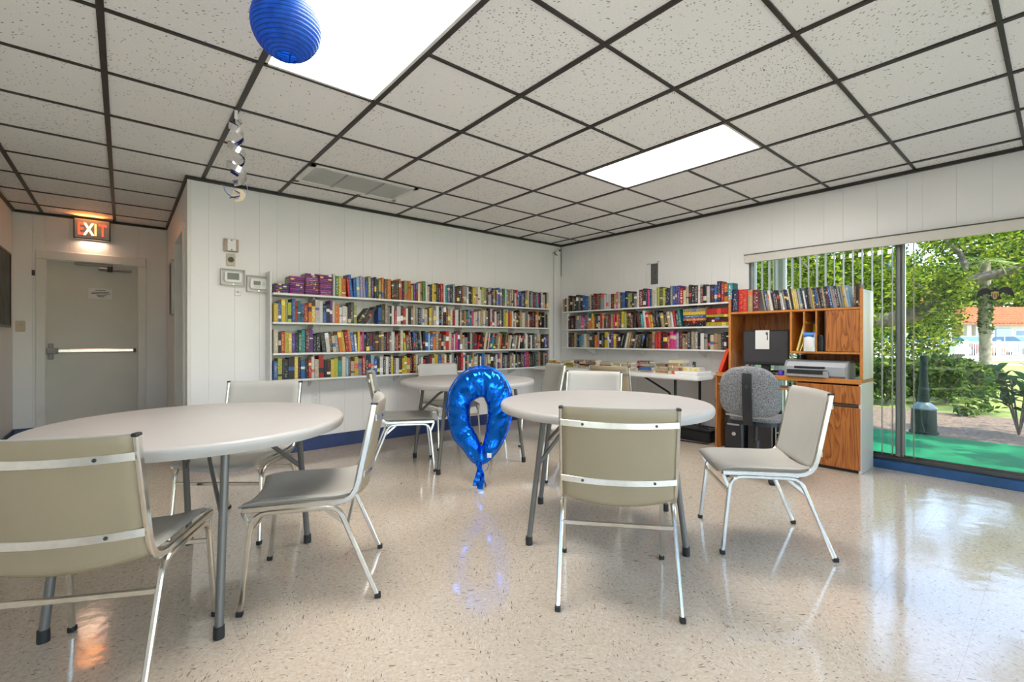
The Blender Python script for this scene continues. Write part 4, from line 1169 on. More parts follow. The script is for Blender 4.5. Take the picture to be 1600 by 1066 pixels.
part('sheet', B().box(-.003, -.0005, -.06, .125, -.14, .135), MT['paper'], wp, 0)
part('print_block', B().box(-.0038, -.003, -.055, .045, -.135, .12), MT['ink'], wp, 0)
part('tape', B().box(-.0042, -.003, .05, .10, .118, .128).box(-.0042, -.003, -.075, -.04, .128, .14), MT['mid_grey'], wp, 0)
# tangle of black things under the long table
cb = thing('cable_box', 'black cable box on the floor under the long table', 'box', (4.86, 2.62, 0))
part('box', B().cbox(-.10, .10, -.20, .20, 0, .12, .012), MT['black_plastic'], cb)
part('lid', B().cbox(-.105, .105, -.205, .205, .12, .135, .006), MT['dark_grey'], cb)
ca = tag(part('power_cable', B().tube([(4.80, 2.45, .145), (4.72, 2.55, .19), (4.74, 2.7, .20), (4.84, 2.76, .145), (4.70, 2.90, .05), (4.66, 2.7, .008), (4.70, 2.40, .008), (4.62, 2.9, .008), (4.72, 3.1, .008)], .006, 8), MT['black']), 'loose black power cable looping over the cable box', 'cable')

# ================================================================== BOOKS
PAL = {'k': ((.018, .018, .02), 'black'), 'w': ((.70, .69, .66), 'white'), 'c': ((.62, .54, .38), 'cream'), 'y': ((.72, .52, .04), 'yellow'), 'o': ((.72, .20, .02), 'orange'),
       'r': ((.52, .025, .02), 'red'), 'm': ((.16, .018, .022), 'maroon'), 'b': ((.03, .13, .42), 'blue'), 'n': ((.014, .022, .085), 'navy'), 't': ((.02, .24, .26), 'teal'),
       'g': ((.05, .22, .06), 'green'), 'd': ((.05, .065, .055), 'dark green-grey'), 'p': ((.12, .03, .22), 'purple'), 'q': ((.62, .05, .22), 'pink'), 's': ((.28, .28, .28), 'grey'),
       'l': ((.50, .55, .05), 'lime'), 'u': ((.15, .075, .035), 'brown'), 'v': ((.40, .34, .52), 'lavender'), 'e': ((.22, .45, .62), 'pale blue'), 'a': ((.40, .29, .16), 'tan'), 'h': ((.36, .38, .10), 'olive')}
def book_mesh(kind):
    b = B()
    if kind == 'paperback':
        b.cbox(0, 1, 0, .06, 0, 1, .012, 0)
        b.box(0, .05, .05, 1, 0, 1, 0).box(.95, 1, .05, 1, 0, 1, 0)
        b.box(.05, .95, .05, .992, .004, .996, 1)
    elif kind == 'hardcover':
        n_ = 5
        prof = [(0, .05)] + [(.5 - .5 * math.cos(PI * i / n_), .04 - .04 * math.sin(PI * i / n_)) for i in range(n_ + 1)] + [(1, .05)]
        prof = [(0, .055)] + prof[1:-1] + [(1, .055)]
        b.prism(prof, 0, 1, 'z', 0)
        b.box(0, .07, .05, 1, 0, 1, 0).box(.93, 1, .05, 1, 0, 1, 0)
        b.box(.07, .93, .05, .97, .018, .982, 1)
    else:
        b.cbox(0, 1, 0, 1, 0, 1, .02, 0)
        b.box(.1, .9, .99, 1.004, .02, .98, 1)
    return mesh_of(kind, b, [MT['book'], MT['page']], 30)
BM = {k: book_mesh(k) for k in ('paperback', 'hardcover', 'movie_case')}
BM['book'] = BM['paperback']
def put_book(name, kind, code, label, cat, group, t, d, h, base, M):
    o = bpy.data.objects.new(name, BM[kind]); COL.objects.link(o)
    c = PAL[code][0]; f = random.uniform(.8, 1.2)
    f *= .72
    o.color = (min(1, c[0] * f), min(1, c[1] * f), min(1, c[2] * f), 1)
    o.matrix_world = base @ M @ Matrix.Diagonal((t, d, h, 1))
    tag(o, label, cat, group)
    return o
MIX = 'kkkkkkkkkwwcccddddnnnbbmmmmrraouuuuyasssttegdpqhkkkd'
def size_words(t, h):
    return ('thick ' if t > .042 else ('thin ' if t < .021 else '')) + ''
def row(kind, base, length, codes, lean, hr, tr, dr, where, group, cat, cols=MIX, seed=0, start=0.0, gaps=(), first=1):
    """a row of standing books. base: frame whose X runs along the shelf, Y into it, Z up"""
    rr = random.Random(seed); x = start; i = 0; n_ = first
    prev = 0.0; ph_ = .2
    while True:
        code = codes[i] if i < len(codes) else rr.choice(cols)
        t = rr.uniform(*tr) * (1.35 if rr.random() < .12 else 1.0); h = rr.uniform(*hr); d = min(.2, h * rr.uniform(.62, .68)) * dr
        if rr.random() < .15: h *= .88
        a = 0.0
        for (l0, l1, ang) in lean:
            if l0 <= i < l1: a = math.radians(ang + rr.uniform(-1.5, 1.5))
        if (a < -.01 and abs(prev) < .01):
            x += h * math.sin(-a) * .98
        if (prev > .01 and a <= .01):
            x += ph_ * math.sin(prev) * .98
        ext = t / max(.5, math.cos(a)) if abs(a) > .01 else t
        tail = h * math.sin(a) if a > 0 else 0
        if x + ext + tail > length: break
        if a > 0.01:
            M = Matrix.Translation((x, rr.uniform(0, .014), t * math.sin(a) + .0004)) @ Matrix.Rotation(a, 4, 'Y')
        elif a < -.01:
            M = Matrix.Translation((x, rr.uniform(0, .014), .0004)) @ Matrix.Rotation(a, 4, 'Y')
        else:
            M = Matrix.Translation((x, rr.uniform(0, .014), .0004))
        lw = {0: ''}.get(0)
        desc = size_words(t, h) + PAL[code][1] + (' leaning ' if abs(a) > .05 else ' ') + cat
        put_book(kind, kind, code, '%s, %s from left %s' % (desc, ordinal(n_), where), cat, group, t - .0006, d, h, base, M)
        x += ext + rr.uniform(.0, .0012); i += 1; n_ += 1
        for (gi, gw) in gaps:
            if gi == i: x += gw
        prev = a; ph_ = h
    return n_
def frame_left(z): return Matrix.Translation((X0L + .006, YS + .006, z))
def frame_right(z): return Matrix.Translation((XS + .006, Y0R - .012, z)) @ Matrix.Rotation(-PI / 2, 4, 'Z')
def lying(name, base, x, y, z, w, d, t, code, label, group, rot=0.0, cat='book'):
    """book lying flat, spine to the front; w = visible length, d = depth, t = thickness"""
    M = Matrix.Translation((x, y, z + .0004)) @ Matrix.Rotation(rot, 4, 'Z') @ Matrix.Translation((0, 0, t)) @ Matrix.Rotation(PI / 2, 4, 'Y')
    return put_book(name, 'book', code, label, cat, group, t - .0006, d, w, base, M)

# top shelf of the back wall: four flat stacks with purple spines, then upright books
fr = frame_left(SZ[0])
x = .004
names = ['first', 'second', 'third', 'fourth']
for s_, (cnt, w, code) in enumerate(((5, .128, 'n'), (9, .135, 'p'), (11, .128, 'p'), (11, .128, 'p'))):
    t = .0185 if s_ else .0175
    for k in range(cnt):
        cc = 'r' if (s_ == 2 and k == 5) else ('p' if s_ else ('n' if k % 2 == 0 else 'p'))
        o = lying('book', fr, x + random.uniform(-.002, .002) + .003, .004 + random.uniform(0, .006), k * t, w - .008, .165, t - .0022, cc, '%s spine in the %s flat stack on the top shelf, %s up from the shelf' % (PAL[cc][1], names[s_], ordinal(k + 1)), 'flat stacks of purple paperbacks on the top shelf')
        if s_ and cc == 'p':
            f = .55 + .45 * min(1, s_ / 2 + .1)
            o.color = (.07 + .13 * f * ((k + s_) % 2) + .05 * (k % 3), .012, .11 + .05 * ((k * 7) % 3), 1)
    x += w + .002
row('hardcover', fr, X1L - X0L - .012, 'wgyorbbevvbhpdkhouokddoqkholpmcogwcnyyknrwtbkskdkmaswnkyycwwhhncvkhmsbvkgwtsacmwrbnbnkacnsmm', [(4, 6, -6), (6, 11, -2)], (.190, .232), (.021, .037), 1.0, 'on the back wall top shelf', 'upright books on the top shelf of the back wall', 'hardcover', seed=21, start=x + .004)
g = ['second', 'third', 'bottom']
row('paperback', frame_left(SZ[1]), X1L - X0L - .012, 'ybyhlbrtbroywwbkpcowwckdhkdkbdaskwrwmrwkacskswckyacwkskmacrwkcuagbtqcwscachskwmwskskhycrowmckkacsswmmkcokkkskcbnkkmkyrkmkcs', [(25, 28, 38)], (.168, .228), (.019, .038), 1.0, 'on the back wall second shelf', 'books on the second shelf of the back wall', 'paperback', seed=22)
row('paperback', frame_left(SZ[2]), X1L - X0L - .012, 'ckrlypngtmpkkdwkcsoyrobwyqqkkmkduakmswkrkclumkbnkskbeboauksrcqwqpacsksumrkkcmwkbtkacokdgrawkscmwkkswkdwdsackk', [(13, 24, -7), (42, 50, -6), (72, 96, 9)], (.168, .225), (.020, .038), 1.0, 'on the back wall third shelf', 'books on the third shelf of the back wall', 'paperback', seed=23)
row('book', frame_left(SZ[3]), X1L - X0L - .012, 'blkkykbkrwcrkkyltceucysrnkebkwkwkyuwkylokmcswrkmcybackwskkkrwkctoacskwbsacdkkwpovkskkaswk', [], (.160, .212), (.021, .040), 1.0, 'on the back wall bottom shelf', 'books on the bottom shelf of the back wall', 'book', seed=24)
# right wall
row('hardcover', frame_right(SZR[0]), Y0R - Y1R - .02, 'auwkkmkddkbbsckmmukswwwmhqcdbnhhkswmkkqbcwhdlknsbbprcckkkwmkwkbnrotdtkkwor', [], (.180, .225), (.024, .042), 1.0, 'on the right wall top shelf', 'upright books on the top shelf of the right wall', 'hardcover', seed=31)
row('hardcover', frame_right(SZR[1]), Y0R - Y1R - .60, 'ukmksevqvmtoyokdwrckumhqrokyhkmukmdtwroykkkakcwrdtbwrwcdsnkrr', [(33, 62, -8)], (.165, .210), (.024, .042), 1.0, 'on the right wall middle shelf', 'upright books on the middle shelf of the right wall', 'hardcover', seed=32, start=.10)
row('hardcover', frame_right(SZR[2]), Y0R - Y1R - .02, 'kkuakntewysdkoskkywnpymkkdwauksdkkuarrkmrqqvmaakaskwskcaankknktntvse', [(24, 33, 14)], (.165, .205), (.026, .044), 1.0, 'on the right wall lowest shelf', 'upright books on the lowest shelf of the right wall', 'hardcover', seed=33, start=.10)
# two flat stacks at the end of the middle shelf
fr = frame_right(SZR[1]); L = Y0R - Y1R
for s_, (x, w, items) in enumerate(((L - .585, .26, (('k', .036), ('k', .028), ('o', .030), ('b', .034), ('y', .036), ('a', .034), ('k', .018))), (L - .315, .285, (('y', .046), ('k', .022), ('k', .028), ('l', .026), ('r', .066))))):
    z = 0
    for k, (cc, t) in enumerate(items):
        lying('book', fr, x, random.uniform(0, .02), z, w, .15, t, cc, '%s book lying flat in the %s stack on the right wall, %s from its bottom' % (PAL[cc][1], ['left', 'right'][s_], ordinal(k + 1)), 'flat book stacks on the right wall middle shelf')
        z += t
# books across the long table
GRP = 'books piled on the long folding table'
tz = .742
tb_ = Matrix.Translation((4.38, 4.60, tz)) @ Matrix.Rotation(-PI / 2, 4, 'Z')   # X runs along the table to the right of the photo
rr = random.Random(5)
piles = [(.02, .10, 'aay'), (.16, .03, 'ya'), (.30, .10, 'hyc'), (.46, .14, 'ccka'), (.62, .05, 'cmc'), (.76, .02, 'cuaa'), (.92, .10, 'cmc'), (1.06, .15, 'wch'), (1.24, .04, 'caac'), (1.40, .18, 'akcu'), (1.54, .05, 'cb'), (1.70, .10, 'acca'), (1.90, .04, 'cacac')]
for p_, (x, y, codes) in enumerate(piles):
    z = 0
    for k, cc in enumerate(codes):
        t = rr.uniform(.020, .034); w = rr.uniform(.155, .175)
        lying('book', tb_, x + rr.uniform(-.01, .01), y + rr.uniform(0, .03), z, min(w, .168), rr.uniform(.105, .118), t, cc, '%s book, %s up in the %s pile from the left on the long table' % (PAL[cc][1], ordinal(k + 1), ordinal(p_ + 1)), GRP, rot=rr.uniform(-.05, .05))
        z += t + .0006
gb = thing('board_game_box', 'flat white game box at the right end of the long table', 'box', (4.36, 2.345, tz + .0005))
part('box_base', B().cbox(0, .28, 0, .24, 0, .030, .003), MT['white_plastic'], gb)
part('box_lid', B().cbox(-.004, .284, -.004, .244, .016, .036, .003), MT['paper'], gb)
yb = thing('yellow_box', 'small yellow printed box on top of the white game box', 'box', (4.44, 2.365, tz + .037))
part('carton', B().cbox(0, .12, 0, .17, 0, .042, .003), MT['cream_side'], yb)
for k in range(3): part('print_patch', B().box(-.0008, .001, .02 + k * .055, .05 + k * .055, .008, .032), MT['yellow'], yb, 0)
st = thing('stapler_box', 'small black gadget beside the yellow box on the game box', 'gadget', (4.42, 2.545, tz + .037))
part('case', B().cbox(0, .06, 0, .035, 0, .03, .006), MT['black_plastic'], st)
part('button', B().cbox(-.003, .002, .010, .022, .008, .020, .002), MT['mid_grey'], st)
ph_ = thing('webcam', 'small black webcam standing on the yellow box', 'webcam', (4.50, 2.45, tz + .0795))
part('case', B().cbox(-.012, .012, -.014, .014, .0, .056, .005), MT['black_plastic'], ph_)
part('lens', B().lathe([(0, 0), (.006, 0), (.005, .003), (0, .004)], 10, M=Matrix.Translation((-.012, 0, .014)) @ Matrix.Rotation(-PI / 2, 4, 'Y')), MT['white_plastic'], ph_)
# on top of the hutch: thick books, then a long row of leaning cases
fh = Matrix.Translation((4.62 + .062, 1.07 + hy1 - .024, 1.378)) @ Matrix.Rotation(-PI / 2, 4, 'Z')
x = .002
for k, (cc, t, h, lab) in enumerate((('n', .060, .225, 'thick navy hardcover with gold lettering at the left end of the hutch'), ('r', .085, .222, 'thick red hardcover with large white lettering on the hutch'), ('a', .048, .212, 'tan hardcover beside the thick red book on the hutch'), ('m', .054, .208, 'dark red hardcover right of the tan one on the hutch'))):
    put_book('hardcover', 'hardcover', cc, lab, 'hardcover', 'thick books on the hutch', t, .155, h, fh, Matrix.Translation((x, .0, .0004)))
    x += t + .003
row('movie_case', fh, hy1 - .09, '', [(0, 90, -9)], (.186, .194), (.0125, .0165), .9, 'along the top of the hutch', 'movie cases on top of the hutch', 'movie case', cols='kkkknnnsswwcaukkemby', seed=41, start=x + .02)
for k, cc in enumerate('mku'):
    put_book('movie_case', 'movie_case', cc, '%s upright case at the right end of the hutch' % PAL[cc][1], 'movie case', 'movie cases on top of the hutch', .014, .12, .19, fh, Matrix.Translation((hy1 - .088 + k * .0155, 0, .0004)))

# ================================================================== OUTSIDE
def pos(px, d, z=0.0):
    """a place outside given by its bearing (picture column) and its distance in metres"""
    u = (px - 800) / 725.0
    return Vector((d * (S40 + u * C40), d * (C40 - u * S40), z))
GZ = -.10
struct('ground_lawn', B().box(XR + .15, 120, -60, 90, GZ - .2, GZ).box(-60, XR + .15, -60, -7.5, GZ - .2, GZ).box(-60, -8, -7.5, 60, GZ - .2, GZ), MT['lawn'])
struct('ground_bounce_terrace', B().box(-8, XR + .15, -7.5, YF - .1, GZ - .2, GZ + .02).box(-8, XL - .1, YF - .1, 7, GZ - .2, GZ + .02), MT['path'])  # unseen pale paving added to bounce sunlight up through the added glazing
struct('roof_sun_block_front', B().box(XL - .2, XR + .15, YF - .7, YF - .1, 2.50, 2.62), MT['white_trim'])  # unseen eave added to shorten the sun patch on the floor
pt = struct('patio_floor', B().box(XR + .16, 6.06, -6, 7, -.3, -.06).box(6.065, 7.55, -6, 7, -.3, -.065), MT['patio'])
struct('ground_mulch', B().box(7.55, 10.2, -6, 8, -.3, GZ + .02), MT['mulch'])
struct('roof_sun_block', B().box(XR + .15, 6.35, -6, 7, 2.50, 2.62), MT['white_trim'])  # unseen eave added to keep direct sun out of the sliding door
po = tag(part('porch_post', B().cbox(6.15, 6.27, 2.20, 2.32, -.06, 2.5, .008), MT['cream_side']), 'cream porch post outside behind the blinds', 'post')
part('post_base', B().cbox(6.13, 6.29, 2.18, 2.34, -.06, .06, .006), MT['cream_side'], po)
part('post_cap', B().cbox(6.13, 6.29, 2.18, 2.34, 2.42, 2.5, .006), MT['cream_side'], po)

# eagle decal on the glass
def mirror(P): return P + [(-a, b) for a, b in reversed(P)]
eg = thing('eagle_decal', 'black spread eagle decal with a gold shield on the glass door', 'decal', (XR + .0925, .345, 1.456))
eg.scale = (1, .80, .86)
wing = [(.0, .030), (.022, .032), (.035, .045), (.055, .058), (.085, .056), (.108, .040), (.118, .018), (.125, -.010), (.128, -.048), (.112, -.022), (.105, -.030), (.098, -.010), (.088, -.018), (.080, .004), (.066, .0), (.052, .010), (.040, -.004), (.030, -.01)]
part('wing', B().prism([(y, z) for y, z in wing], -.0012, 0, 'x'), MT['eagle'], eg, 0)
part('wing', B().prism([(-y, z) for y, z in wing], -.0012, 0, 'x'), MT['eagle'], eg, 0)
part('head', B().prism([(-.012, .025), (-.012, .048), (-.004, .058), (.008, .056), (.020, .046), (.010, .044), (.012, .025)], -.0012, 0, 'x'), MT['eagle'], eg, 0)
sh = part('shield', B().prism([(-.026, .02), (.026, .02), (.024, -.020), (.012, -.040), (0, -.050), (-.012, -.040), (-.024, -.020)], -.0016, -.0004, 'x'), MT['eagle_gold'], eg, 0)
for k in range(4): part('stripe', B().box(-.0019, -.0015, -.019 + k * .011, -.015 + k * .011, -.034, .006), MT['eagle'], sh, 0)
part('tail', B().prism([(-.03, -.012), (.03, -.012), (.045, -.045), (.0, -.060), (-.045, -.045)], -.0008, .0, 'x'), MT['eagle'], eg, 0)

# cigarette receptacle
ct = thing('ash_receptacle', 'dark green smokers receptacle with a tall neck on the patio edge', 'ashtray', (7.67, 1.135, -.06))
part('base_bucket', B().lathe([(0, 0), (.145, 0), (.145, .02), (.128, .025), (.122, .285), (.118, .30), (0, .30)], 28), MT['green_metal'], ct)
part('shoulder_cone', B().lathe([(.132, .295), (.134, .31), (.09, .355), (.055, .385), (.05, .40), (0, .40)], 28), MT['green_lid'], ct)
part('neck', B().lathe([(.056, .385), (.040, .70), (.036, .93), (.040, .94), (.040, .965), (0, .97)], 20), MT['green_metal'], ct)

# ---- foliage
def leaves(n_, sampler, size, rr, flat=.0):
    b = B(); V = b.v; F = b.f
    for _ in range(n_):
        c = sampler()
        s = size * rr.uniform(.6, 1.4)
        a = Vector((rr.gauss(0, 1), rr.gauss(0, 1), rr.gauss(0, .6))).normalized()
        o = a.cross(Vector((rr.gauss(0, 1), rr.gauss(0, 1), rr.gauss(0, 1)))).normalized()
        p0, p1, p2, p3 = c - a * s, c + o * s * .45, c + a * s, c - o * s * .45
        i = len(V); V.extend((tuple(p0), tuple(p1), tuple(p2), tuple(p3))); F.append([i, i + 1, i + 2, i + 3]); b.m.append(0)
    return b
def foliage(name, b, mat, parent):
    o = link(name, mesh_of(name, b, MT[mat], 0, False), parent); o['kind'] = 'stuff'
    return o
def clusters(blobs, spread, rr):
    def f():
        c, r = rr.choice(blobs)
        v = Vector((rr.gauss(0, 1), rr.gauss(0, 1), rr.gauss(0, 1))); v.normalize()
        return c + v * (r * rr.random() ** .45)
    return f
rr = random.Random(77)
# big oak: trunk left, a long bough rising to the right
ok_ = thing('oak_tree', 'large spreading oak with a long bough outside the glass door', 'tree', (0, 0, 0))
def P3(px, py, d): return pos(px, d, 1.11 + (530 - py) / 725.0 * d)
tr = [pos(1290, 12.5, GZ), P3(1292, 540, 12.4), P3(1300, 515, 12.3), P3(1340, 503, 12.2)]
part('trunk', B().tube(tr, .26, 14, scales=[1.3, 1.05, .95, .8]), MT['bark'], ok_)
bo = [P3(1335, 503, 12.2), P3(1385, 500, 12.0), P3(1430, 492, 11.8), P3(1470, 470, 11.6), P3(1502, 443, 11.4), P3(1540, 432, 11.2), P3(1585, 422, 11.0), P3(1660, 395, 10.8)]
part('bough', B().tube(bo, .16, 12, scales=[1.2, 1.15, 1.1, 1.0, .85, .7, .6, .4]), MT['bark'], ok_)
part('branch', B().tube([P3(1502, 443, 11.4), P3(1508, 415, 11.5), P3(1500, 395, 11.6), P3(1470, 370, 11.7)], .09, 10, scales=[1, .8, .6, .4]), MT['bark'], ok_)
part('branch', B().tube([P3(1470, 470, 11.6), P3(1440, 450, 11.3), P3(1400, 420, 11.0), P3(1330, 390, 10.8)], .06, 10, scales=[1, .8, .6, .4]), MT['bark'], ok_)
part('branch', B().tube([P3(1320, 510, 12.3), P3(1290, 450, 12.4), P3(1240, 400, 12.2)], .10, 10, scales=[1, .8, .5]), MT['bark'], ok_)
bl = []
for _ in range(70):
    px = rr.uniform(1150, 1680); py = rr.uniform(300, 470)
    if 1385 < px < 1445 and py < 420: continue
    if 1490 < px < 1620 and py > 450: continue
    bl.append((P3(px, py, rr.uniform(10.4, 13.4)), rr.uniform(.35, .75)))
for _ in range(30):
    px = rr.uniform(1150, 1500); py = rr.uniform(430, 505)
    bl.append((P3(px, py, rr.uniform(12.0, 14.0)), rr.uniform(.3, .6)))
for _ in range(26):      # crown above, over the patio: dapples the light
    bl.append((Vector((rr.uniform(7.2, 12.5), rr.uniform(-4, 5.5), rr.uniform(4.4, 7.2))), rr.uniform(.5, 1.0)))
for _ in range(46):
    bl.append((Vector((rr.uniform(6.3, 9.2), rr.uniform(-6, 0.8), rr.uniform(4.2, 6.0))), rr.uniform(.25, .5)))
foliage('foliage', leaves(92000, clusters(bl, 1, rr), .055, rr), 'leaf_oak', ok_)
# tree further back
t2 = thing('background_tree', 'pale green tree behind the oak, beyond the blinds', 'tree', (0, 0, 0))
part('trunk', B().tube([pos(1215, 19, GZ), pos(1215, 19, 2.2)], .18, 10), MT['bark'], t2)
bl = [(P3(rr.uniform(1160, 1400), rr.uniform(395, 500), rr.uniform(18, 21)), rr.uniform(.5, 1.1)) for _ in range(60)]
foliage('foliage', leaves(14000, clusters(bl, 1, rr), .12, rr), 'leaf_oak', t2)
t3 = thing('background_tree', 'tall leafy tree behind the tiled roof', 'tree', (0, 0, 0))
part('trunk', B().tube([pos(1560, 52, GZ), pos(1560, 52, 6)], .4, 10), MT['bark'], t3)
bl = [(P3(rr.uniform(1440, 1720), rr.uniform(360, 490), rr.uniform(50, 55)), rr.uniform(1.6, 3.0)) for _ in range(90)]
foliage('foliage', leaves(22000, clusters(bl, 1, rr), .32, rr), 'leaf_oak', t3)
# palm: ringed trunk with fronds
pm = thing('palm_tree', 'palm tree with a mossy trunk in front of the white fence', 'tree', pos(1540, 12, GZ))
part('trunk', B().tube([(0, 0, 0), (0, 0, .25), (.02, 0, .8), (.03, .01, 1.6), (.02, .02, 2.4), (.0, .02, 3.2)], .125, 14, scales=[1.35, 1.12, 1.0, .98, .96, .9]), MT['bark_palm'], pm)
foliage('moss', leaves(500, lambda: (lambda a, z: Vector((.13 * math.cos(a), .13 * math.sin(a), z)))(rr.uniform(0, 6.28), rr.uniform(1.35, 2.6)), .05, rr), 'leaf_hedge', pm)
for k in range(14):
    a = 2 * PI * k / 14 + rr.uniform(-.2, .2); l = rr.uniform(.9, 1.4); up = rr.uniform(-.2, .7)
    b = B(); c_, s_ = math.cos(a), math.sin(a)
    sp_ = [Vector((c_ * l * f, s_ * l * f, 3.2 + up * f - .9 * f * f)) for f in [i / 12 for i in range(13)]]
    b.tube(sp_, .012, 5)
    for i in range(2, 13):
        for s in (-1, 1):
            p = sp_[i]; q = p + Vector((-s_ * s, c_ * s, -.25)) * (.30 * math.sin(PI * i / 13) + .05) + Vector((c_, s_, 0)) * .12
            w_ = Vector((c_, s_, 0)) * .018
            b.add([tuple(p - w_), tuple(p + w_), tuple(q)], [(0, 1, 2)])
    part('frond', b, MT['leaf_palm'], pm, 0)
# shrubs of the bed, each a plant of its own
spots = [(1385, 8.6, .75), (1412, 9.3, .80), (1432, 8.7, .74), (1462, 9.4, .86), (1478, 8.6, .66), (1498, 9.2, .80), (1520, 8.8, .72), (1538, 9.6, .58), (1362, 9.2, .8), (1340, 8.7, .8), (1310, 9.2, .85), (1280, 8.8, .8), (1250, 9.1, .8)]
for k, (px, d, h_) in enumerate(sorted(spots, reverse=True)):
    q = pos(px, d, GZ + .02)
    sh_ = thing('leafy_shrub', 'low leafy green shrub in the flower bed, %s from the palm trunk' % ordinal(k + 1), 'shrub', q, 0, 'shrubs in the flower bed')
    stem = B()
    for _ in range(6):
        a = rr.uniform(0, 6.28); stem.tube([(0, 0, 0), (.12 * math.cos(a), .12 * math.sin(a), h_ * .45), (.2 * math.cos(a), .2 * math.sin(a), h_ * .85)], .008, 5)
    part('stems', stem, MT['bark'], sh_, kind='stuff')
    def smp(h_=h_):
        v = Vector((max(-.3, min(.3, rr.gauss(0, .16))), max(-.3, min(.3, rr.gauss(0, .16))), 0)); z = h_ * (.12 + .88 * rr.random() ** .7)
        return v * (1.15 - .4 * z / h_) + Vector((0, 0, z))
    foliage('foliage', leaves(700, smp, .060, rr), 'leaf_hedge', sh_)
for k, (px, d, h_) in enumerate(((1508, 7.2, .28), (1534, 7.6, .34))):
    q = pos(px, d, GZ + .02)
    sh_ = thing('young_plant', ['small sprig of green leaves in the mulch by the patio', 'thin young green plant in the mulch, right of the small sprig'][k], 'plant', q)
    part('stems', B().tube([(0, 0, 0), (.02, 0, h_)], .006, 5), MT['bark'], sh_)
    foliage('foliage', leaves(90, lambda: Vector((rr.gauss(0, .09), rr.gauss(0, .09), h_ * rr.random())), .055, rr), 'leaf_hedge', sh_)
# bronze leaved shrub at the right edge, big single leaves
cr = thing('croton_shrub', 'dark bronze-leaved shrub outside at the right edge of the picture', 'shrub', pos(1592, 5.75, GZ + .02))
leaf = mesh_of('leaf', B().solid(lambda u, v: (.16 * u, (.030 * math.sin(PI * u ** .8)) * (2 * v - 1), .03 * math.sin(PI * u) + .001), lambda u, v: (.16 * u, (.030 * math.sin(PI * u ** .8)) * (2 * v - 1), .03 * math.sin(PI * u) - .001), 6, 2), MT['leaf_dark'])
for st_ in range(6):
    a = 2 * PI * st_ / 6 + .4; hh = rr.uniform(.6, .95); e_ = Vector((.20 * math.cos(a), .20 * math.sin(a), hh))
    part('stem', B().tube([(0, 0, 0), e_ * .5 + Vector((0, 0, .05)), e_], .010, 6), MT['bark'], cr)
    for k in range(17):
        f = rr.uniform(.4, 1.05)
        o = link('leaf', leaf, cr, e_ * f)
        o.rotation_euler = (rr.uniform(-.5, .5), rr.uniform(-.9, .3), rr.uniform(0, 6.28)); s = rr.uniform(.8, 1.4); o.scale = (s, s, s)

# ---- far side of the street: path, fence, cars, building
FR = Matrix.Rotation(-YAW, 4, 'Z')
def far(name, label, cat, r, d, z=GZ):
    return thing(name, label, cat, (d * S40 + r * C40, d * C40 - r * S40, z), -YAW)
pth = struct('path_pavement', B().box(-20, 70, 21.5, 22.8, GZ, GZ + .01, M=FR).box(-20, 70, 26.2, 28.4, GZ, GZ + .012, M=FR), MT['path'])
struct('road_car_park', B().box(-30, 90, 29.2, 41.5, GZ, GZ + .012, M=FR), MT['asphalt'])
fe = far('picket_fence', 'long white picket fence across the lawn', 'fence', 0, 28.6)
for k in range(-2, 24):
    part('post', B().cbox(k * 2.0 - .07, k * 2.0 + .07, -.07, .07, 0, 1.16, .01), MT['white_paint'], fe)
    b = B()
    for i in range(1, 14): b.box(k * 2.0 + i * 2 / 14 - .022, k * 2.0 + i * 2 / 14 + .022, -.012, .012, .10, 1.02)
    part('pickets', b, MT['white_paint'], fe, 0, kind='stuff')
    part('rail', B().box(k * 2.0, k * 2.0 + 2, -.03, .03, .98, 1.06), MT['white_paint'], fe, 0)
    part('rail', B().box(k * 2.0, k * 2.0 + 2, -.03, .03, .10, .18), MT['white_paint'], fe, 0)
hr_ = far('slanting_rail', 'white slanting handrail behind the palm trunk', 'rail', 27.3, 26.0)
part('rail', B().tube([(0, 0, .85), (1.75, 0, .02)], .035, 8), MT['white_paint'], hr_)
part('rail_post', B().tube([(0, 0, 0), (0, 0, .85)], .035, 8), MT['white_paint'], hr_)
mb = far('mailbox', 'white rounded mailbox on a brown post by the fence', 'mailbox', 17.15, 18.0)
part('post', B().cbox(-.05, .05, -.05, .05, 0, .62, .006).cbox(-.30, .36, -.03, .03, .05, .10, .004), MT['bark'], mb)
part('box', B().prism([(-.12, 0), (.12, 0), (.12, .14)] + [(.12 * math.cos(a), .14 + .12 * math.sin(a)) for a in [PI * i / 10 for i in range(1, 10)]] + [(-.12, .14)], -.06, .56, 'x', M=Matrix.Translation((0, 0, .66)) @ Matrix.Rotation(math.radians(4), 4, 'Y')), MT['white_paint'], mb)
part('door', B().cbox(-.08, -.06, -.11, .11, .66, .88, .004), MT['white_paint'], mb)
part('bracket', B().prism([(.05, .62), (.42, .62), (.40, .56), (.05, .40)], -.02, .02, 'y'), MT['bark'], mb)
pl_ = far('lamp_post', 'tall grey and white post in front of the tiled roof', 'post', 28.4, 30.2)
part('pole', B().cbox(-.13, .12, -.12, .12, 0, 3.0, .01), MT['white_paint'], pl_)
part('cap', B().cbox(-.15, .14, -.14, .14, 3.0, 3.08, .01), MT['white_paint'], pl_)
part('grey_face', B().cbox(-.16, -.128, -.11, .11, .1, 2.95, .004), MT['mid_grey'], pl_)  # grey strip along one side of the white pole
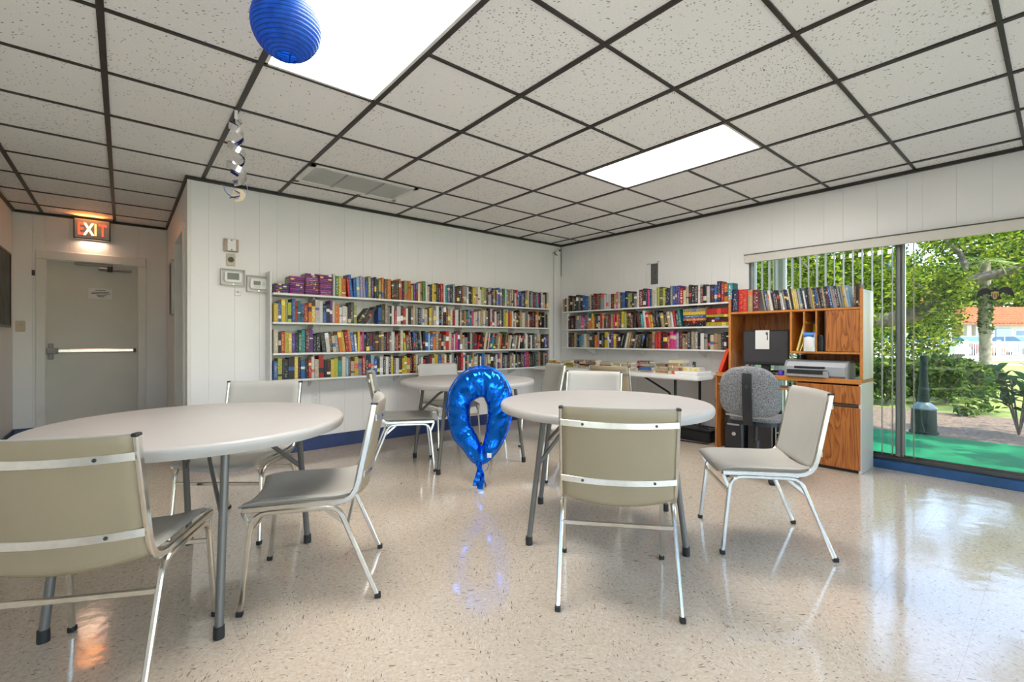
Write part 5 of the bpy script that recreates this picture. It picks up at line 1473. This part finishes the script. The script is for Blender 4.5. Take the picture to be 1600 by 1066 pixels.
def car(r, d, lab, paint):
    t = far('parked_car', lab, 'car', r, d); t.rotation_euler = (0, 0, -YAW - PI / 2)
    part('body', B().prism([(-2.2, .25), (2.2, .25), (2.25, .6), (2.1, .82), (1.15, .92), (-1.5, .95), (-2.15, .9), (-2.25, .6)], -.85, .85, 'y'), MT[paint], t)
    part('roof', B().prism([(-.95, 1.36), (-.5, 1.45), (.25, 1.45), (.45, 1.38)], -.68, .68, 'y'), MT[paint], t)
    part('windows', B().prism([(-1.55, .94), (1.15, .92), (.45, 1.40), (-.95, 1.38)], -.74, .74, 'y'), MT['car_glass'], t)
    part('pillar', B().box(-.25, -.17, -.75, .75, .93, 1.40), MT[paint], t)
    for x in (-1.35, 1.4):
        for y in (-.80, .80):
            part('wheel', B().lathe([(0, -.1), (.30, -.1), (.32, 0), (.30, .1), (0, .1)], 18, M=Matrix.Translation((x, y, .32)) @ Matrix.Rotation(PI / 2, 4, 'X')), MT['wheel'], t)
car(28.3, 34.5, 'pale car behind the fence at the left, seen through the blinds', 'car_white')
car(31.0, 34.5, 'light blue car parked left of the grey post', 'car_blue')
car(33.6, 34.5, 'red and white car parked right of the grey post', 'car_red')
car(37.6, 34.5, 'pale blue car behind the fence at the right edge', 'car_white')
# building with terracotta roofs
bd = far('tiled_house', 'low ochre house with terracotta tiled roofs behind the fence', 'building', 0, 42.0)
part('wall', B().box(31, 36.9, 2.4, 9, 0, 2.75), MT['stucco'], bd)
part('wall', B().box(36.9, 43.2, 4.6, 9, 0, 2.75).box(42.2, 43.2, 2.4, 9, 0, 2.75), MT['stucco'], bd)
part('wall', B().box(43.2, 60, 1.2, 9, 0, 2.6), MT['stucco_pale'], bd)
for x in (36.7, 42.6, 44.0):
    part('column', B().cbox(x - .22, x + .22, 1.2, 1.64, 0, 2.6, .03), MT['stucco_pale'], bd)
part('porch_door', B().cbox(39.0, 40.0, 4.52, 4.62, 0, 2.1, .01), MT['bark'], bd)
for x in (33.5, 47.5, 52.0):
    w_ = part('window', B().cbox(x - .7, x + .7, (2.34 if x < 40 else 1.14), (2.42 if x < 40 else 1.22), .9, 2.1, .01), MT['white_paint'], bd)
    part('pane', B().box(x - .6, x + .6, (2.32 if x < 40 else 1.12), (2.34 if x < 40 else 1.14), 1.0, 2.0), MT['car_glass'], w_, 0)
blu = part('blue_shutter', B().cbox(45.0, 46.4, 1.1, 1.2, .1, 2.2, .02), MT['car_blue'], bd)
def tiled(x0, x1, y0, z0, y1, z1):
    rf = part('roof', B().add([(x0, y0, z0), (x1, y0, z0), (x1, y1, z1), (x0, y1, z1), (x0, y0, z0 - .14), (x1, y0, z0 - .14), (x1, y1, z1 - .14), (x0, y1, z1 - .14)], [(0, 1, 2, 3), (4, 7, 6, 5), (0, 4, 5, 1), (1, 5, 6, 2), (2, 6, 7, 3), (3, 7, 4, 0)]), MT['roof'], bd, 0)
    b = B(); n_ = int((x1 - x0) / .34)
    for i in range(n_ + 1):
        x = x0 + i * .34
        b.tube([(x, y0 - .04, z0 + .02), (x, y1, z1 + .02)], .085, 6)
    part('tile_rolls', b, MT['roof'], rf, 50, kind='stuff')
    m_ = 7; c = B()
    for i in range(m_):
        f = i / m_
        c.box(x0, x1, y0 + (y1 - y0) * f - .03, y0 + (y1 - y0) * f + .03, z0 + (z1 - z0) * f + .05, z0 + (z1 - z0) * f + .13)
    part('course_edges', c, MT['roof'], rf, 0, kind='stuff')
tiled(33.0, 43.6, .6, 2.72, 3.6, 3.85)
part('wall_band', B().box(36, 44, 3.5, 3.7, 3.5, 4.3), MT['stucco'], bd)
tiled(35.0, 44.5, 3.2, 4.25, 7.0, 5.7)
tiled(43.6, 60, .4, 2.65, 5.0, 4.4)
ld = far('ladder', 'pink-white ladder leaning against the tiled roof', 'ladder', 36.6, 41.4)
part('rail', B().tube([(-.25, .1, .0), (1.15, 1.1, 3.1)], .04, 6), MT['white_paint'], ld)
part('rail', B().tube([(.25, .1, .0), (1.65, 1.1, 3.1)], .04, 6), MT['white_paint'], ld)
for i in range(1, 11):
    f = i / 11
    part('rung', B().tube([(-.25 + 1.4 * f, .1 + f, 3.1 * f), (.25 + 1.4 * f, .1 + f, 3.1 * f)], .03, 6), MT['car_red'], ld)
# hedge on the far left, behind the blinds
for k in range(7):
    hg = far('hedge_bush', 'dense green hedge bush beyond the lawn, %s from the left' % ordinal(k + 1), 'hedge', 11.5 + k * 1.8, 24.5)
    part('stem', B().tube([(0, 0, 0), (0, 0, 1.0)], .06, 6), MT['bark'], hg)
    foliage('foliage', leaves(1500, lambda: Vector((rr.uniform(-.85, .85), rr.uniform(-.8, .8), rr.random() ** .8 * 2.4 + .1)), .12, rr), 'leaf_oak', hg)
    hg['group'] = 'hedge bushes beyond the lawn'
